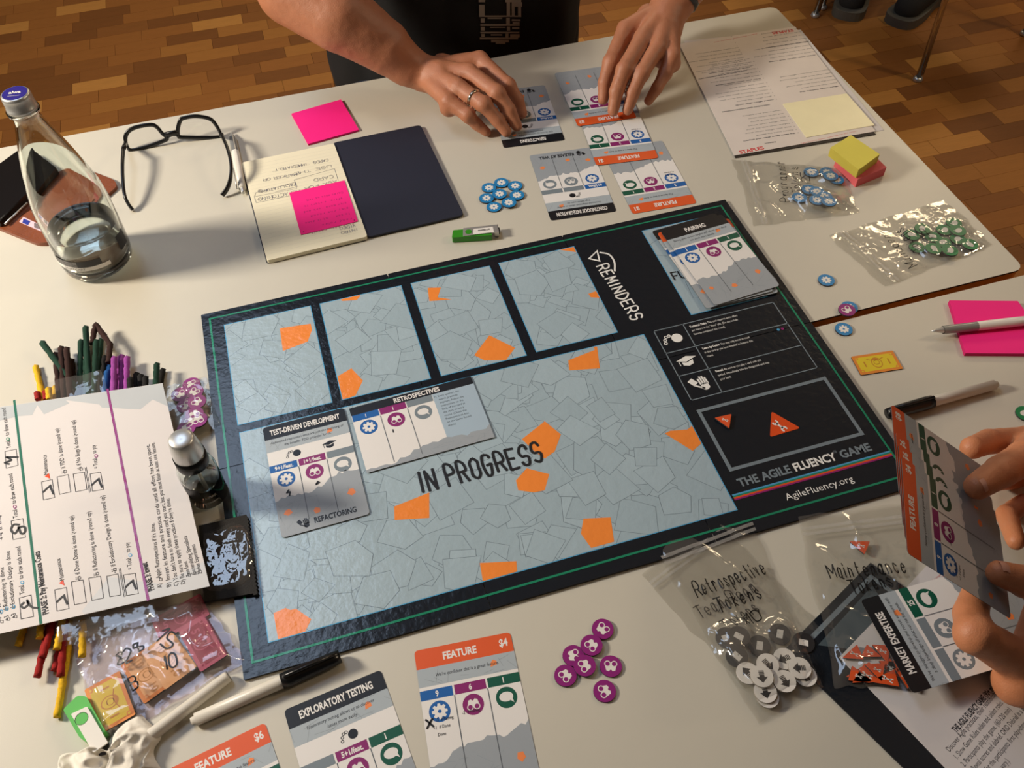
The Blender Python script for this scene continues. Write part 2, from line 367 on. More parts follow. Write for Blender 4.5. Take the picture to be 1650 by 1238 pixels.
# ------------------------------------------------------------------ tables
def table(name, label, x0, y0, x1, y1, legs, gp):
    r = empty(name, label, 'table', ((x0 + x1) / 2, (y0 + y1) / 2, 0), 0, gp); ox, oy = (x0 + x1) / 2, (y0 + y1) / 2
    g = G().at(-ox, -oy); g.prism(rrect(x0, y0, x1, y1, .012), TZ - .0025, TZ, tabletop, tunder); g.build('tabletop', r)
    g = G().at(-ox, -oy); g.prism(rrect(x0 + .001, y0 + .001, x1 - .001, y1 - .001, .011), TZ - .026, TZ - .0025, tedgem); g.build('edge_band', r)
    for x, y in legs: tube('leg', [(x - ox, y - oy, 0), (x - ox, y - oy, TZ - .026)], .02, chrome, r, 14)
    return r
table('table', 'light grey laminate table that the man in the black shirt sits at', -.62, .224, .938, .857, ((-.55, .3), (-.55, .8), (.88, .3), (.88, .8)), 'pushed together tables')
table('table', 'nearer light grey laminate table holding the hand cards and bottom cards', -.62, -.44, .985, .2150, ((-.55, -.37), (-.55, .15), (.92, -.37), (.92, .15)), 'pushed together tables')

# ------------------------------------------------------------------ icons
def ic_gear(g, x, y, r, z, fg, bg):
    pts = []
    for i in range(8):
        for da, rr in ((-.30, .54), (-.17, .74), (.17, .74), (.30, .54)):
            a = math.pi / 4 * i + da; pts.append((x + r * rr * math.cos(a), y + r * rr * math.sin(a)))
    g.poly(pts, z, fg); g.poly(circ(x, y, r * .17, 10), z + .00006, bg)
def ic_bino(g, x, y, r, z, fg, bg):
    g.poly([(x - .50 * r, y + .05 * r), (x - .42 * r, y + .42 * r), (x - .16 * r, y + .50 * r), (x - .05 * r, y + .36 * r), (x + .06 * r, y + .36 * r), (x + .2 * r, y + .52 * r), (x + .44 * r, y + .42 * r), (x + .54 * r, y + .02 * r), (x + .3 * r, y - .3 * r), (x - .3 * r, y - .3 * r)], z, fg)
    for sx in (-1, 1):
        g.poly(circ(x + sx * .31 * r, y - .22 * r, .31 * r, 14), z + .00004, fg); g.poly(circ(x + sx * .31 * r, y - .22 * r, .22 * r, 14), z + .00008, bg)
def ic_talk(g, x, y, r, z, fg, bg):
    g.poly(circ(x - .02 * r, y + .08 * r, .66 * r, 20, .46 * r), z, fg); g.poly([(x + .2 * r, y - .2 * r), (x + .52 * r, y - .1 * r), (x + .62 * r, y - .58 * r)], z + .00003, fg)
def ic_ball(g, x, y, r, z, fg, bg=None):
    g.poly(circ(x + .35 * r, y, .55 * r, 20), z, fg)
    for a, b in ((-.3, .45), (-.62, .38), (-.85, .05), (-.95, -.35)):
        g.line(circ(x + a * r, y + b * r, .15 * r, 8), .09 * r, z, fg, closed=True)
def ic_cap(g, x, y, r, z, fg, bg=None):
    g.poly([(x - r, y + .25 * r), (x + .1 * r, y + .62 * r), (x + 1.05 * r, y + .35 * r), (x - .1 * r, y - .05 * r)], z, fg)
    g.poly([(x - .55 * r, y - .02 * r), (x - .1 * r, y - .16 * r), (x + .6 * r, y + .08 * r), (x + .5 * r, y - .42 * r), (x, y - .6 * r), (x - .5 * r, y - .42 * r)], z, fg)
    g.line([(x - .8 * r, y + .2 * r), (x - .78 * r, y - .35 * r)], .08 * r, z, fg)
def ic_hand(g, x, y, r, z, fg, bg=None):
    g.poly(roundpoly([(x + .0 * r, y - .1 * r), (x + .75 * r, y + .0 * r), (x + .8 * r, y - .65 * r), (x + .35 * r, y - .9 * r), (x + .05 * r, y - .7 * r)], .15 * r), z, fg)
    for a, b in ((.02, .5), (.25, .72), (.48, .7), (.7, .5)): g.line([(x + (a + .06) * r, y - .1 * r), (x + a * r, y + b * r)], .17 * r, z, fg)
    g.line([(x + .2 * r, y - .6 * r), (x - .45 * r, y - .15 * r)], .18 * r, z, fg)
    g.poly([(x - 1.0 * r, y + .5 * r), (x - .5 * r, y + .8 * r), (x - .1 * r, y + .15 * r), (x - .6 * r, y - .15 * r)], z, fg)
def ic_wrench(g, x, y, r, z, fg):
    g.line([(x - .35 * r, y + .35 * r), (x + .35 * r, y - .35 * r)], .28 * r, z, fg)
    for s in (-1, 1):
        cx, cy = x - s * .5 * r, y + s * .5 * r; a0 = math.atan2(s, -s)
        g.line([(cx + .32 * r * math.cos(a0 + t), cy + .32 * r * math.sin(a0 + t)) for t in [math.radians(45 + 27 * i) for i in range(11)]], .22 * r, z, fg, ends=False)
SYM = (ic_gear, ic_bino, ic_talk); SNM = ('gear_symbol', 'binoculars_symbol', 'speech_bubble_symbol')
def torn(x0, x1, y0, y1, seed=1, n=26):
    R = random.Random(seed); pts = []
    for i in range(n + 1):
        t = i / n; pts.append((x0 + (x1 - x0) * t, y0 + (y1 - y0) * t + R.uniform(-.0022, .0022) + .003 * math.sin(t * 9 + seed)))
    return pts
def cracks(g, x0, y0, x1, y1, z, m, n=18, seed=2, w=.00035, ymax=None):
    R = random.Random(seed)
    for _ in range(n):
        x, y = R.uniform(x0, x1), R.uniform(y0, y1); a = R.uniform(0, 6.3); l = R.uniform(.006, .018)
        q = (min(max(x + l * math.cos(a), x0), x1), min(max(y + l * math.sin(a), y0), y1)); g.line([(x, y), q], w, z, m, ends=False)
crackm = mat('card_crack_line', (146, 155, 162), .5)
# ------------------------------------------------------------------ cards, 85 x 135 mm, own frame centred
CW, CH, CT = .085, .135, .0004
def card(label, title, desc, heads, price=None, icons=(), foot=None, notes=(), marks=(), seed=1, group=None, hide_lower=False):
    """heads: three (text, colour) ; colour None is the slate grey unused column"""
    col = corange if title == 'FEATURE' else cblack
    g = G(); g.prism(rrect(-CW / 2, -CH / 2, CW / 2, CH / 2, .0035), 0, CT, cwhite, cedge); r = g.build('game_card'); tag(r, label, 'card', group)
    z = CT + .00003; L, Rr, B, T = -CW / 2, CW / 2, -CH / 2, CH / 2
    g = G(); pts = [p for p in rrect(L, B, Rr, T, .0035) if p[1] > T - .005] + [(L, T - .0175), (Rr, T - .0175)]
    pts = [(Rr, T - .0175)] + [p for p in rrect(L, B, Rr, T, .0035) if p[1] > 0] + [(L, T - .0175)]
    g.poly(pts, z, col)
    tw = {'TEST-DRIVEN DEVELOPMENT': .072, 'CONTINUOUS INTEGRATION': .066, 'EXPLORATORY TESTING': .064, 'MARKET EXPERTISE': .056, 'REFACTORING': .036}.get(title)
    fx = -.004 if title == 'FEATURE' else 0
    g.text(title, fx, T - .0125, .0064, z + .00003, cwhite, 'c', .78, 1, width=tw)
    if price: g.text(price, Rr - .004, T - .0115, .0064, z + .00003, cwhite, 'r', .78, 1)
    g.build('title_band', r)
    g = G(); g.rect(L, T - .0335, Rr, T - .0175, z, cgrey); cracks(g, L, T - .033, Rr, T - .018, z + .00003, crackm, 10, seed)
    g.poly([(.020 + a, T - .0275 + b) for a, b in ((0, 0), (.006, .0012), (.0058, .0045), (.003, .006), (.001, .0042))], z + .00005, cbit)
    for i, l in enumerate(desc): g.text(l, 0, T - (.0262 if len(desc) == 1 else .0236) - i * .0056, .0029, z + .00008, cink, 'c', .82, 0, .2)
    g.build('description_strip', r)
    hy = T - .0365
    if icons:
        hy = T - .0505; g = G()
        for i, ico in enumerate(icons):
            ico(g, (i - (len(icons) - 1) / 2) * .036 + .002, T - .042, .0075, z, cblack)
        g.build('rule_symbols', r)
    cw3 = CW / 3
    tp = torn(L, Rr, B + .040, B + .056, seed)
    g = G()
    full = [(L, B + .0035)] + [p for p in rrect(L, B, Rr, T, .0035) if p[1] < 0][::1]
    low = [p for p in rrect(L, B, Rr, T, .0035) if p[1] < 0]; low.sort(key=lambda p: p[0])
    g.poly(low + tp[::-1], z, cgrey2); cracks(g, L + .002, B + .003, Rr - .002, B + .038, z + .00003, crackm, 30, seed + 5)
    R = random.Random(seed * 3 + 1)
    for x, y in ((L + .010, B + .026), (L + .037, B + .020), (L + .073, B + .030)):
        k = R.uniform(.003, .0042); n = 5; a0 = R.uniform(0, 6)
        g.poly([(x + k * math.cos(a0 + i * 6.283 / n) * R.uniform(.7, 1.2), y + k * math.sin(a0 + i * 6.283 / n) * R.uniform(.8, 1.2)) for i in range(n)], z + .00005, cbit)
    if foot:
        ic_hand(g, -.020 if len(foot) < 13 else -.026, B + .0095, .0065, z + .00008, cblack); g.text(foot, -.010 if len(foot) < 13 else -.017, B + .0065, .0058, z + .00008, cblack, 'l', .72, 1)
    g.build('torn_stone_border', r)
    g = G()
    for i in (1, 2): g.rect(L + cw3 * i - .0004, B + .012, L + cw3 * i + .0004, hy - .0085, z + .0001, cline)
    g.build('column_rule', r)
    for i, (t, c) in enumerate(heads):
        cc = c or cslate; x = L + cw3 * (i + .5); g = G()
        g.rect(L + cw3 * i + (.0008 if i else 0), hy - .0085, L + cw3 * (i + 1) - (.0008 if i < 2 else 0), hy, z, cc)
        if t: g.text(t, x, hy - .0065, .0046 if len(t) < 4 else .0044, z + .00003, cwhite, 'c', .8, 1)
        g.build('cost_header', r)
        g = G(); g.poly(circ(x, hy - .0195, .0090, 28), z, cc); SYM[i](g, x, hy - .0195, .009, z + .00004, cwhite, cc); g.build(SNM[i], r)
    if notes:
        g = G()
        for x, y, t in notes: g.text(t, x, y, .0026, z + .0002, cink, 'l', .8, 0, .15)
        g.build('rule_text', r)
    if marks:
        g = G()
        for st in marks: g.line(catmull(st, 4), .0016, z + .0003, marker_ink)
        g.build('pen_mark', r)
    return r
def place_top(o, tl, tr, z=.0, w=CW, h=CH):
    a, b = U(*tl, z), U(*tr, z); d = (b - a)[:2]; th = math.atan2(d[1], d[0]); m = (a + b)[:2] / 2
    o.location = (m[0] + math.sin(th) * h / 2, m[1] - math.cos(th) * h / 2, TZ + z); o.rotation_euler = (0, 0, th); return o
FEATN = ((-.037, .004, '-3 gear if Pairing'), (-.037, -.001, '+1 gear if Done'), (-.032, -.006, 'Done'), (-.011, .008, '-2 if Pairing'))
HB, HP, HG = cblue, cpurple, cgreen
sq = lambda x, y, s: [(x - s, y - s), (x + s, y - s), (x + s, y + s), (x - s, y + s)]
place_top(card('orange title FEATURE card priced $4 with a black cross mark', 'FEATURE', ["We're confident this is a great feature."], (('9', HB), ('6', HP), ('1', HG)), '$4', notes=((-.033, .0035, '-3  if Pairing'), (-.036, -.0025, '+1  if Done'), (-.033, -.0085, 'Done'), (-.0105, .0050, '-2  if Pairing')),
    marks=([(-.0405, .0065), (-.0355, .0005)], [(-.0355, .0065), (-.0405, .0000)]), seed=4), (667, 1050), (822, 1019))
place_top(card('black title EXPLORATORY TESTING card at the bottom of the table', 'EXPLORATORY TESTING', ['Exploratory testing allows us to discover', 'issues more easily.'], (('', None), ('5+1/feat.', HP), ('1', HG)), icons=(ic_ball,), foot='', seed=5), (458, 1145), (613, 1080))
place_top(card('orange title FEATURE card priced $6 nearest the white tissue', 'FEATURE', ['Everyone loves this awesome feature.'], (('9', HB), ('6', HP), ('1', HG)), '$6', seed=6), (258, 1247), (431, 1163))
place_top(card('TEST-DRIVEN DEVELOPMENT card lying on the left of the game board', 'TEST-DRIVEN DEVELOPMENT', ['Automated regression tests are just the beginning of', 'the benefits TDD provides for us.'], (('9+1/feat.', HB), ('1+1/feat.', HP), ('', None)), icons=(ic_ball, ic_cap), foot='REFACTORING',
    marks=([(-.028, -.0165), (-.030, -.0190), (-.027, -.0190), (-.028, -.0225)], [(.001, -.0155), (-.001, -.018), (.002, -.017)]), seed=7), (421, 691), (556, 657), .0044)
# cards in front of the man in black (their titles face him)
ON = 'This feature is easy to build.'
c1 = place_top(card('orange FEATURE card priced $1, lowest of the overlapping row, next to the board', 'FEATURE', [ON], (('3', HB), ('2', HP), ('1', HG)), '$1', notes=((-.036, .004, '-1 if Pairing'), (-.036, -.001, '+1 if Done')), seed=8), (1121, 328), (1021, 345), .0001)
c2 = place_top(card('orange FEATURE card priced $1, middle of the three overlapping feature cards', 'FEATURE', [ON], (('3', HB), ('2', HP), ('1', HG)), '$1', notes=((-.036, .004, '-1 if Pairing'), (-.036, -.001, '+1 if Done')), seed=9), (1060, 255), (962, 267), .0009)
c3 = place_top(card('orange FEATURE card priced $2 under the fingertips of the man in black', 'FEATURE', [ON], (('7', HB), ('4', HP), ('1', HG)), '$2', notes=((-.011, .008, '-1 if Pairing'),), seed=10), (1026, 190), (931, 204), .0017)
place_top(card('black title CONTINUOUS INTEGRATION card with RELEASE AT WILL at its foot', 'CONTINUOUS INTEGRATION', ['Continuous integration allows us to find', 'bugs before users do.'], (('6+1/feat.', HB), ('', None), ('', None)), icons=(ic_ball,), foot='RELEASE AT WILL', seed=11), (993, 341), (888, 356), .0001)
place_top(card('black title REFACTORING card half covered by the ringed hand', 'REFACTORING', ['Able to redesign without changing behavior', 'and reducing design debt.'], (('5+1/feat.', HB), ('', None), ('', None)), icons=(ic_ball,), foot='EVOLUTIONARY', seed=12), (911, 226), (811, 239), .0001)
# pairing stack
st = [((1060, 372), (1156, 344), 3), ((1071, 376), (1168, 352), -2), ((1052, 372), (1150, 346), 1), ((1062, 374), (1163, 352), 2)]
for i, (a, b, rz) in enumerate(st):
    o = place_top(card(['feature card at the bottom of the PAIRING stack', 'feature card above the bottom one in the PAIRING stack, orange corner showing', 'black title card third up in the PAIRING stack', 'card directly beneath the PAIRING card, turned a little'][i],
        'FEATURE' if i in (1, 3) else 'TEAM ROOM', ['Our team works together.'], (('1', HB), ('1', HP), ('1', HG)), seed=20 + i, group='pairing card stack'), a, b, .0044 + i * .0009)
    o.rotation_euler[2] += math.radians(rz)
place_top(card('black title PAIRING card on top of the card stack', 'PAIRING', ['Pairing gives us new insights and allows us to finish', 'our work more quickly.'], (('1', HB), ('1', HP), ('1', HG)), seed=14, group='pairing card stack'), (1066, 373), (1161, 346), .0086)
# RETROSPECTIVES: landscape card
g = G(); w, h = .133, .085; g.prism(rrect(-w / 2, -h / 2, w / 2, h / 2, .003), 0, CT, cwhite, cedge); r = g.build('game_card'); tag(r, 'wide landscape RETROSPECTIVES card on the board above the words IN PROGRESS', 'card'); z = CT + .00003; L, B, T = -w / 2, -h / 2, h / 2
g = G(); g.rect(L, T - .0105, -L, T, z, cblack, 0); g.text('RETROSPECTIVES', .005, T - .0082, .0056, z + .00003, cwhite, 'c', .8, 1, width=.05); g.build('title_band', r)
g = G(); g.rect(L + .087, B, -L, T - .0105, z, cpanel)
for i, l in enumerate(['Every quarter, the', "team's practices", 'improve. Follow the', 'instructions on the', 'back of this card at', 'the start of every', 'round. (Check the', 'Retrospectives box', 'on the Game Round', 'sheet.)']): g.text(l, L + .092, T - .016 - i * .0045, .0024, z + .00003, cink, 'l', .9)
g.frame(L + .0885, T - .016, L + .0905, T - .014, .0003, z + .00003, cink); g.build('instruction_panel', r)
g = G(); g.poly([(L, B), (-L, B)] + torn(L, -L, B + .004, B + .018, 3)[::-1], z + .00006, cgrey2); cracks(g, L + .05, B + .001, -L, B + .010, z + .00009, crackm, 16); g.build('torn_stone_border', r)
g = G()
for i in (1, 2): g.rect(L + .029 * i - .0004, B + .004, L + .029 * i + .0004, T - .02, z + .0001, cline)
g.build('column_rule', r)
for i, (t, c) in enumerate((('1', HB), ('1', HP), ('', None))):
    cc = c or cslate; g = G(); x = L + .029 * (i + .5); g.rect(L + .029 * i + .0005, T - .019, L + .029 * (i + 1) - .0005, T - .0105, z, cc)
    if t: g.text(t, x, T - .0168, .004, z + .00003, cwhite, 'c', .8, 1)
    g.build('cost_header', r); g = G(); g.poly(circ(x, T - .030, .0092, 28), z, cc); SYM[i](g, x, T - .030, .009, z + .00004, cwhite, cc); g.build(SNM[i], r)
g = G(); g.line([(L + .037, T - .042), (L + .0368, T - .045)], .0013, z + .0001, marker_ink); g.build('pen_mark', r)
place_top(r, (563, 659), (758, 607), .0045, w, h)

# ------------------------------------------------------------------ the game board (657 x 447 mm, six hinged panels)
bd = empty('game_board', 'large folding navy game board with pale stone print and orange stones', 'game board', (0, 0, TZ))
X = [0, .219, .438, .657]; Yb = [-.003, .2215, .4445]; BT = .0034
for i in range(3):
    for j in range(2):
        g = G(); dz = (0, .0003, .0001, .0002, .0, .0002)[i * 2 + j]
        g.prism(rrect(X[i] + .0004, Yb[j] + .0004, X[i + 1] - .0004, Yb[j + 1] - .0004, .0012), 0.0002, BT - .0003 + dz * .3, navy, bedge); g.build('board_panel', bd)
z = BT
def stones(g, x0, y0, x1, y1, seed, n, sc=.030):
    g.rect(x0, y0, x1, y1, z, bblue); e = .0009; g.rect(x0 + e, y0 + e, x1 - e, y1 - e, z + .00003, stone2); x0 += e; y0 += e; x1 -= e; y1 -= e
    R = random.Random(seed); laid = []
    for i in range(n):
        cx, cy = R.uniform(x0, x1), R.uniform(y0, y1); s = R.uniform(.6, 1.15) * sc; a = R.uniform(0, 1.57); k = R.choice((4, 4, 4, 5))
        P = [(cx + s * .8 * math.cos(a + t * 6.283 / k + R.uniform(-.3, .3)) * R.uniform(.8, 1.1), cy + s * .8 * math.sin(a + t * 6.283 / k) * R.uniform(.8, 1.1)) for t in range(k)]
        c = centroid(P); Q = [tuple(c + (Vector(p) - c) * (1 - .00070 / max(.004, (Vector(p) - c).length))) for p in P]
        rr = max((Vector(p) - c).length for p in P); P, Q = clip(P, x0, y0, x1, y1), clip(Q, x0, y0, x1, y1)
        if len(P) > 2 and len(Q) > 2:
            lv = 1 + max([l for (q, r_, l) in laid if (q - c).length < r_ + rr] or [0]); laid.append((c, rr, lv)); zz = z + .00004 + lv * .0000032
            g.poly(P, zz, sline); g.poly(Q, zz + .0000016, (stone, stone2, stone3, stone)[i % 4])
    return z + .00004 + max(q[2] for q in laid) * .0000032
def px(pts): return [tuple(U(x, y, BT)[:2]) for x, y in pts]
def space(x0, y0, x1, y1, seed, n, oranges):
    g = G(); zz = stones(g, x0, y0, x1, y1, seed, n)
    for P in oranges:
        P = clip(px(P), x0 + .001, y0 + .001, x1 - .001, y1 - .001)
        if len(P) > 2: g.poly(P, zz + .00001, borange)
    g.build('card_space', bd)
A3 = lambda p: cp(310, 420, 2.947, p); A5 = lambda p: cp(780, 360, 3.87, p); A6 = lambda p: cp(760, 600, 3.44, p); A4 = lambda p: cp(310, 780, 3.0, p)
space(.024, .271, .1235, .420, 1, 30, [A3([(415, 322), (562, 300), (568, 330), (548, 385), (430, 430)])])
space(.1335, .271, .2305, .420, 2, 30, [A3([(690, 550), (755, 512), (810, 570), (775, 640), (700, 670)]), A3([(705, 188), (712, 150), (800, 150), (797, 170), (780, 188), (712, 192)])])
space(.2415, .271, .3385, .420, 3, 30, [A3([(1117, 130), (1180, 128), (1165, 175), (1230, 185), (1125, 193)]), A3([(1410, 355), (1532, 415), (1490, 472), (1388, 475), (1338, 450)])])
space(.3495, .2725, .4455, .421, 4, 30, [A5([(470, 165), (565, 130), (577, 180)]), A5([(650, 440), (700, 422), (740, 465), (665, 462)])])
space(.0245, .024, .472, .2615, 5, 190, [A6(q) for q in ([(405, 272), (495, 345), (460, 440), (405, 480), (350, 440), (278, 372)], [(305, 533), (430, 565), (405, 655), (345, 667), (258, 655), (245, 600)], [(620, 812), (770, 805), (790, 940), (662, 975), (605, 895)],
    [(45, 1058), (248, 1048), (252, 1110), (62, 1160)], [(1070, 340), (1100, 325), (1195, 318), (1225, 295), (1290, 380), (1225, 437)])] + [A5([(525, 855), (690, 790), (680, 765), (705, 770), (722, 905), (530, 918)]), A4([(975, 110), (1145, 42), (1145, 165), (977, 175)]), A4([(392, 625), (450, 600), (475, 610), (500, 603), (575, 655), (540, 725), (415, 755)])])
space(.5335, .272, .6295, .4215, 6, 26, [])
g = G(); g.frame(.0085, .0095, .6475, .4355, .0022, z + .00002, bgreen); g.build('border_line', bd)
g = G(); zz = z + .00004
def rl(x0, y0, x1, y1, w=.0012): g.line([(x0, y0), (x1, y1)], w, zz, bgrey)
for y in (.262, .2275, .1935, .1595): rl(.484, y, .6305, y)
for x in (.484, .519, .6305): rl(x, .1595, x, .262)
ic_ball(g, .5005, .245, .0115, zz, bwhite); ic_cap(g, .5015, .2105, .0115, zz, bwhite); ic_hand(g, .5015, .1775, .0115, zz, bwhite)
R3 = ([('Technical Debt:', 'This card requires extra effort'), 'per feature in the "done" pile. (Do not include', 'features completed this round).'], [('Learn by Doing:', 'You may only invest as much'), 'in this card as you have invested in features this', 'round.'], [('Reveal:', 'As soon as you play a card with this'), 'symbol, immediately take the designated card into', 'your hand.'])
for k, rows in enumerate(R3):
    for j, l in enumerate(rows):
        x, y = .5245, .2545 - k * .034 - j * .0058
        if isinstance(l, tuple): x += g.text(l[0] + ' ', x, y, .0028, zz, bwhite, 'l', .78, 1); l = l[1]
        g.text(l, x, y, .0028, zz, bwhite, 'l', .72)
g.poly(circ(.6165, .2220, .0018, 10), zz, bblue); g.poly(circ(.6215, .2220, .0018, 10), zz, bpurple)
g.build('reminder_table', bd)
g = G(); g.frame(.4835, .066, .6325, .146, .0038, zz, bgrey); g.build('maintenance_frame', bd)
g = G(); tri = px([(1243, 663), (1290, 690), (1240.5, 704.5)]); g.poly(roundpoly(tri, .003), zz, btok); c = centroid(tri); g.at(c.x, c.y, math.radians(-18)); ic_wrench(g, -.001, -.0005, .0080, zz + .00004, bwhite); g.build('wrench_triangle', bd)
g = G(); x = .4855
x += g.text('THE AGILE ', x, .0470, .0088, zz, bgrey, 'l', .82, 1, width=.0595); x += g.text('FLUENCY', x, .0470, .0088, zz, bwhite, 'l', .82, 1, width=.046); x += g.text('™', x + .0003, .052, .0055, zz, bgrey, 'l', .5, 0) + .001; g.text('GAME', x, .0470, .0088, zz, bgrey, 'l', .82, 1, width=.0340); g.build('title_lettering', bd)
g = G()
for i, m in enumerate((bblue, bgreen, btok, bpurple)): g.rect(.474, .0395 - i * .0017, .6455, .0412 - i * .0017, zz, m)
g.build('rainbow_stripe', bd)
g = G(); g.text('AgileFluency.org', .5215, .0195, .0072, zz, bwhite, 'l', .8, 0, width=.0725); g.build('web_address', bd)
g = G(); g.at(.1885, .1335); g.hand('IN PROGRESS', 0, 0, .0235, z + .0004, marker_ink, .0029, jit=.24, width=.1290, gap=2.4); g.build('in_progress_lettering', bd)
g = G(); g.at(.4600, .3790, math.radians(-85)); g.hand('REMINDERS', 0, -.001, .0138, zz, bwhite, .0020, jit=.15, width=.0985, gap=2.2); g.at()
g.line(catmull(px(A5([(815, 295), (812, 240), (780, 195), (725, 182)])), 6), .0022, zz, bwhite); g.line(px(A5([(655, 220), (705, 172), (720, 235)])), .002, zz, bwhite, closed=True); g.build('reminders_lettering', bd)
g = G(); g.at(.5385, .330, math.radians(0)); g.hand('FU', 0, 0, .012, zz + .0004, marker_ink, .0018); g.build('deck_lettering', bd)

# ------------------------------------------------------------------ tokens
TR = .0095
TP = {}
def token(kind):
    face, fg, ed = dict(blue=(tblue, twhite, tedge), purple=(tpurple, twhite, tedge), green=(tgreen, twhite, tedge), white=(twhite, tblack, tedgel), black=(tblack, twhite, tedge))[kind]
    g = G(); g.prism(circ(0, 0, TR, 28), 0, .0018, face, ed); r = g.build('token'); g = G(); z = .00185
    if kind == 'blue': ic_gear(g, 0, 0, TR * .82, z, fg, face); nm = 'gear_symbol'
    elif kind == 'purple': ic_bino(g, 0, 0, TR * .95, z, fg, face); nm = 'binoculars_symbol'
    elif kind == 'green': ic_talk(g, 0, 0, TR * .8, z, fg, face); nm = 'speech_bubble_symbol'
    elif kind == 'white':
        a = TR; g.poly([(-.22 * a, -.1 * a), (-.22 * a, .08 * a), (-.5 * a, .08 * a), (0, .62 * a), (.5 * a, .08 * a), (.22 * a, .08 * a), (.22 * a, -.1 * a)], z, fg)
        g.rect(-.24 * a, -.24 * a, .24 * a, -.14 * a, z, fg); g.rect(-.24 * a, -.38 * a, .24 * a, -.28 * a, z, fg); g.rect(-.24 * a, -.5 * a, .24 * a, -.42 * a, z, fg); nm = 'arrow_symbol'
    else:
        a = TR; g.poly([(-.26 * a, -.45 * a), (.3 * a, -.38 * a), (.26 * a, .45 * a), (-.3 * a, .4 * a)], z, fg); g.poly(circ(.16 * a, 0, .05 * a, 6), z + .00004, face); nm = 'door_symbol'
    g.build(nm, r); return r
def tok(kind, x, y, z=0.0, rot=0.0, label='', group=None, tilt=(0, 0)):
    first = kind not in TP
    if first: TP[kind] = token(kind)
    o = TP[kind] if first else dup(TP[kind])
    tag(o, label, 'token', group)
    if not group and 'group' in o: del o['group']
    p = U(x, y, z); o.location = (p[0], p[1], TZ + z); o.rotation_euler = (tilt[0], tilt[1], math.radians(rot)); return o
gp = 'blue gear tokens clustered beside the notebook'
for (x, y), zz_, rr, lb in (((788, 304), 0, 10, 'blue gear token at the upper left of the loose cluster'), ((808, 296), .0004, 40, 'blue gear token farthest back in the loose cluster'), ((830, 301), 0, 70, 'blue gear token at the far right corner of the loose cluster'), ((805, 314), 0.0019, 20, 'blue gear token in the middle of the loose cluster'),
    ((833, 316), .0004, 55, 'blue gear token at the right side of the loose cluster'), ((784, 321), .0004, 5, 'blue gear token at the left side of the loose cluster'), ((796, 335), 0, 33, 'blue gear token nearest the green USB stick in the cluster'), ((820, 328), 0.0019, 80, 'blue gear token at the near right of the loose cluster')):
    tok('blue', x, y, zz_, rr, lb, gp)
gp = 'purple binocular tokens beside the $4 feature card'
for (x, y), zz_, rr, lb in (((971, 1015), 0.0004, 120, 'purple binocular token at the top end of the purple chain'), ((953, 1041), .0019, -60, 'purple binocular token second from the top of the purple chain'), ((924, 1058), 0, 80, 'purple binocular token partly under its neighbour in the purple chain'), ((942, 1074), .0020, -80, 'purple binocular token lying over two others in the purple chain'),
    ((911, 1090), 0.0004, -65, 'purple binocular token at the lower left end of the purple chain'), ((984, 1075), 0, 160, 'purple binocular token apart, to the right of the purple chain'), ((974, 1115), 0, -85, 'lone purple binocular token nearest the bottom of the table')):
    tok('purple', x, y, zz_, rr, lb, gp)
tok('blue', 1331, 453, 0, 15, 'single blue gear token lying between board and green token bag')
tok('blue', 1368, 497, 0, 0, 'blue gear token mostly hidden under a purple token at the table gap')
tok('purple', 1364, 501, .0019, 200, 'purple binocular token stacked on a blue one at the table gap')
tok('blue', 1359, 532, 0, 30, 'single blue gear token on the near table just past the gap')
tok('green', 1651, 668, 0, 0, 'green speech bubble token at the frame edge above the card holding hand')

ORD = 'leftmost,second,third,fourth,fifth,sixth,seventh,eighth,ninth,tenth,eleventh,twelfth'.split(',')
def ordl(pts, i):
    k = sorted(range(len(pts)), key=lambda j: pts[j][0]).index(i)
    return 'leftmost' if k == 0 else 'rightmost' if k == len(pts) - 1 else ORD[k] + ' from the left'
def scatter(kind, pts, label, group, z0=.0012, dz=.0012, seed=1):
    R = random.Random(seed); placed = []; out = []
    for n_, (x, y) in enumerate(pts):
        z = z0; p = U(x, y, z0)
        for q in placed:
            if math.hypot(p[0] - q[0], p[1] - q[1]) < TR * 1.9: z = max(z, q[2] + .0019)
        z = min(z, z0 + .0095); out.append(tok(kind, x, y, z, R.uniform(0, 360), label + ', ' + ordl(pts, n_), group)); p = U(x, y, z); placed.append((p[0], p[1], z))
    return placed
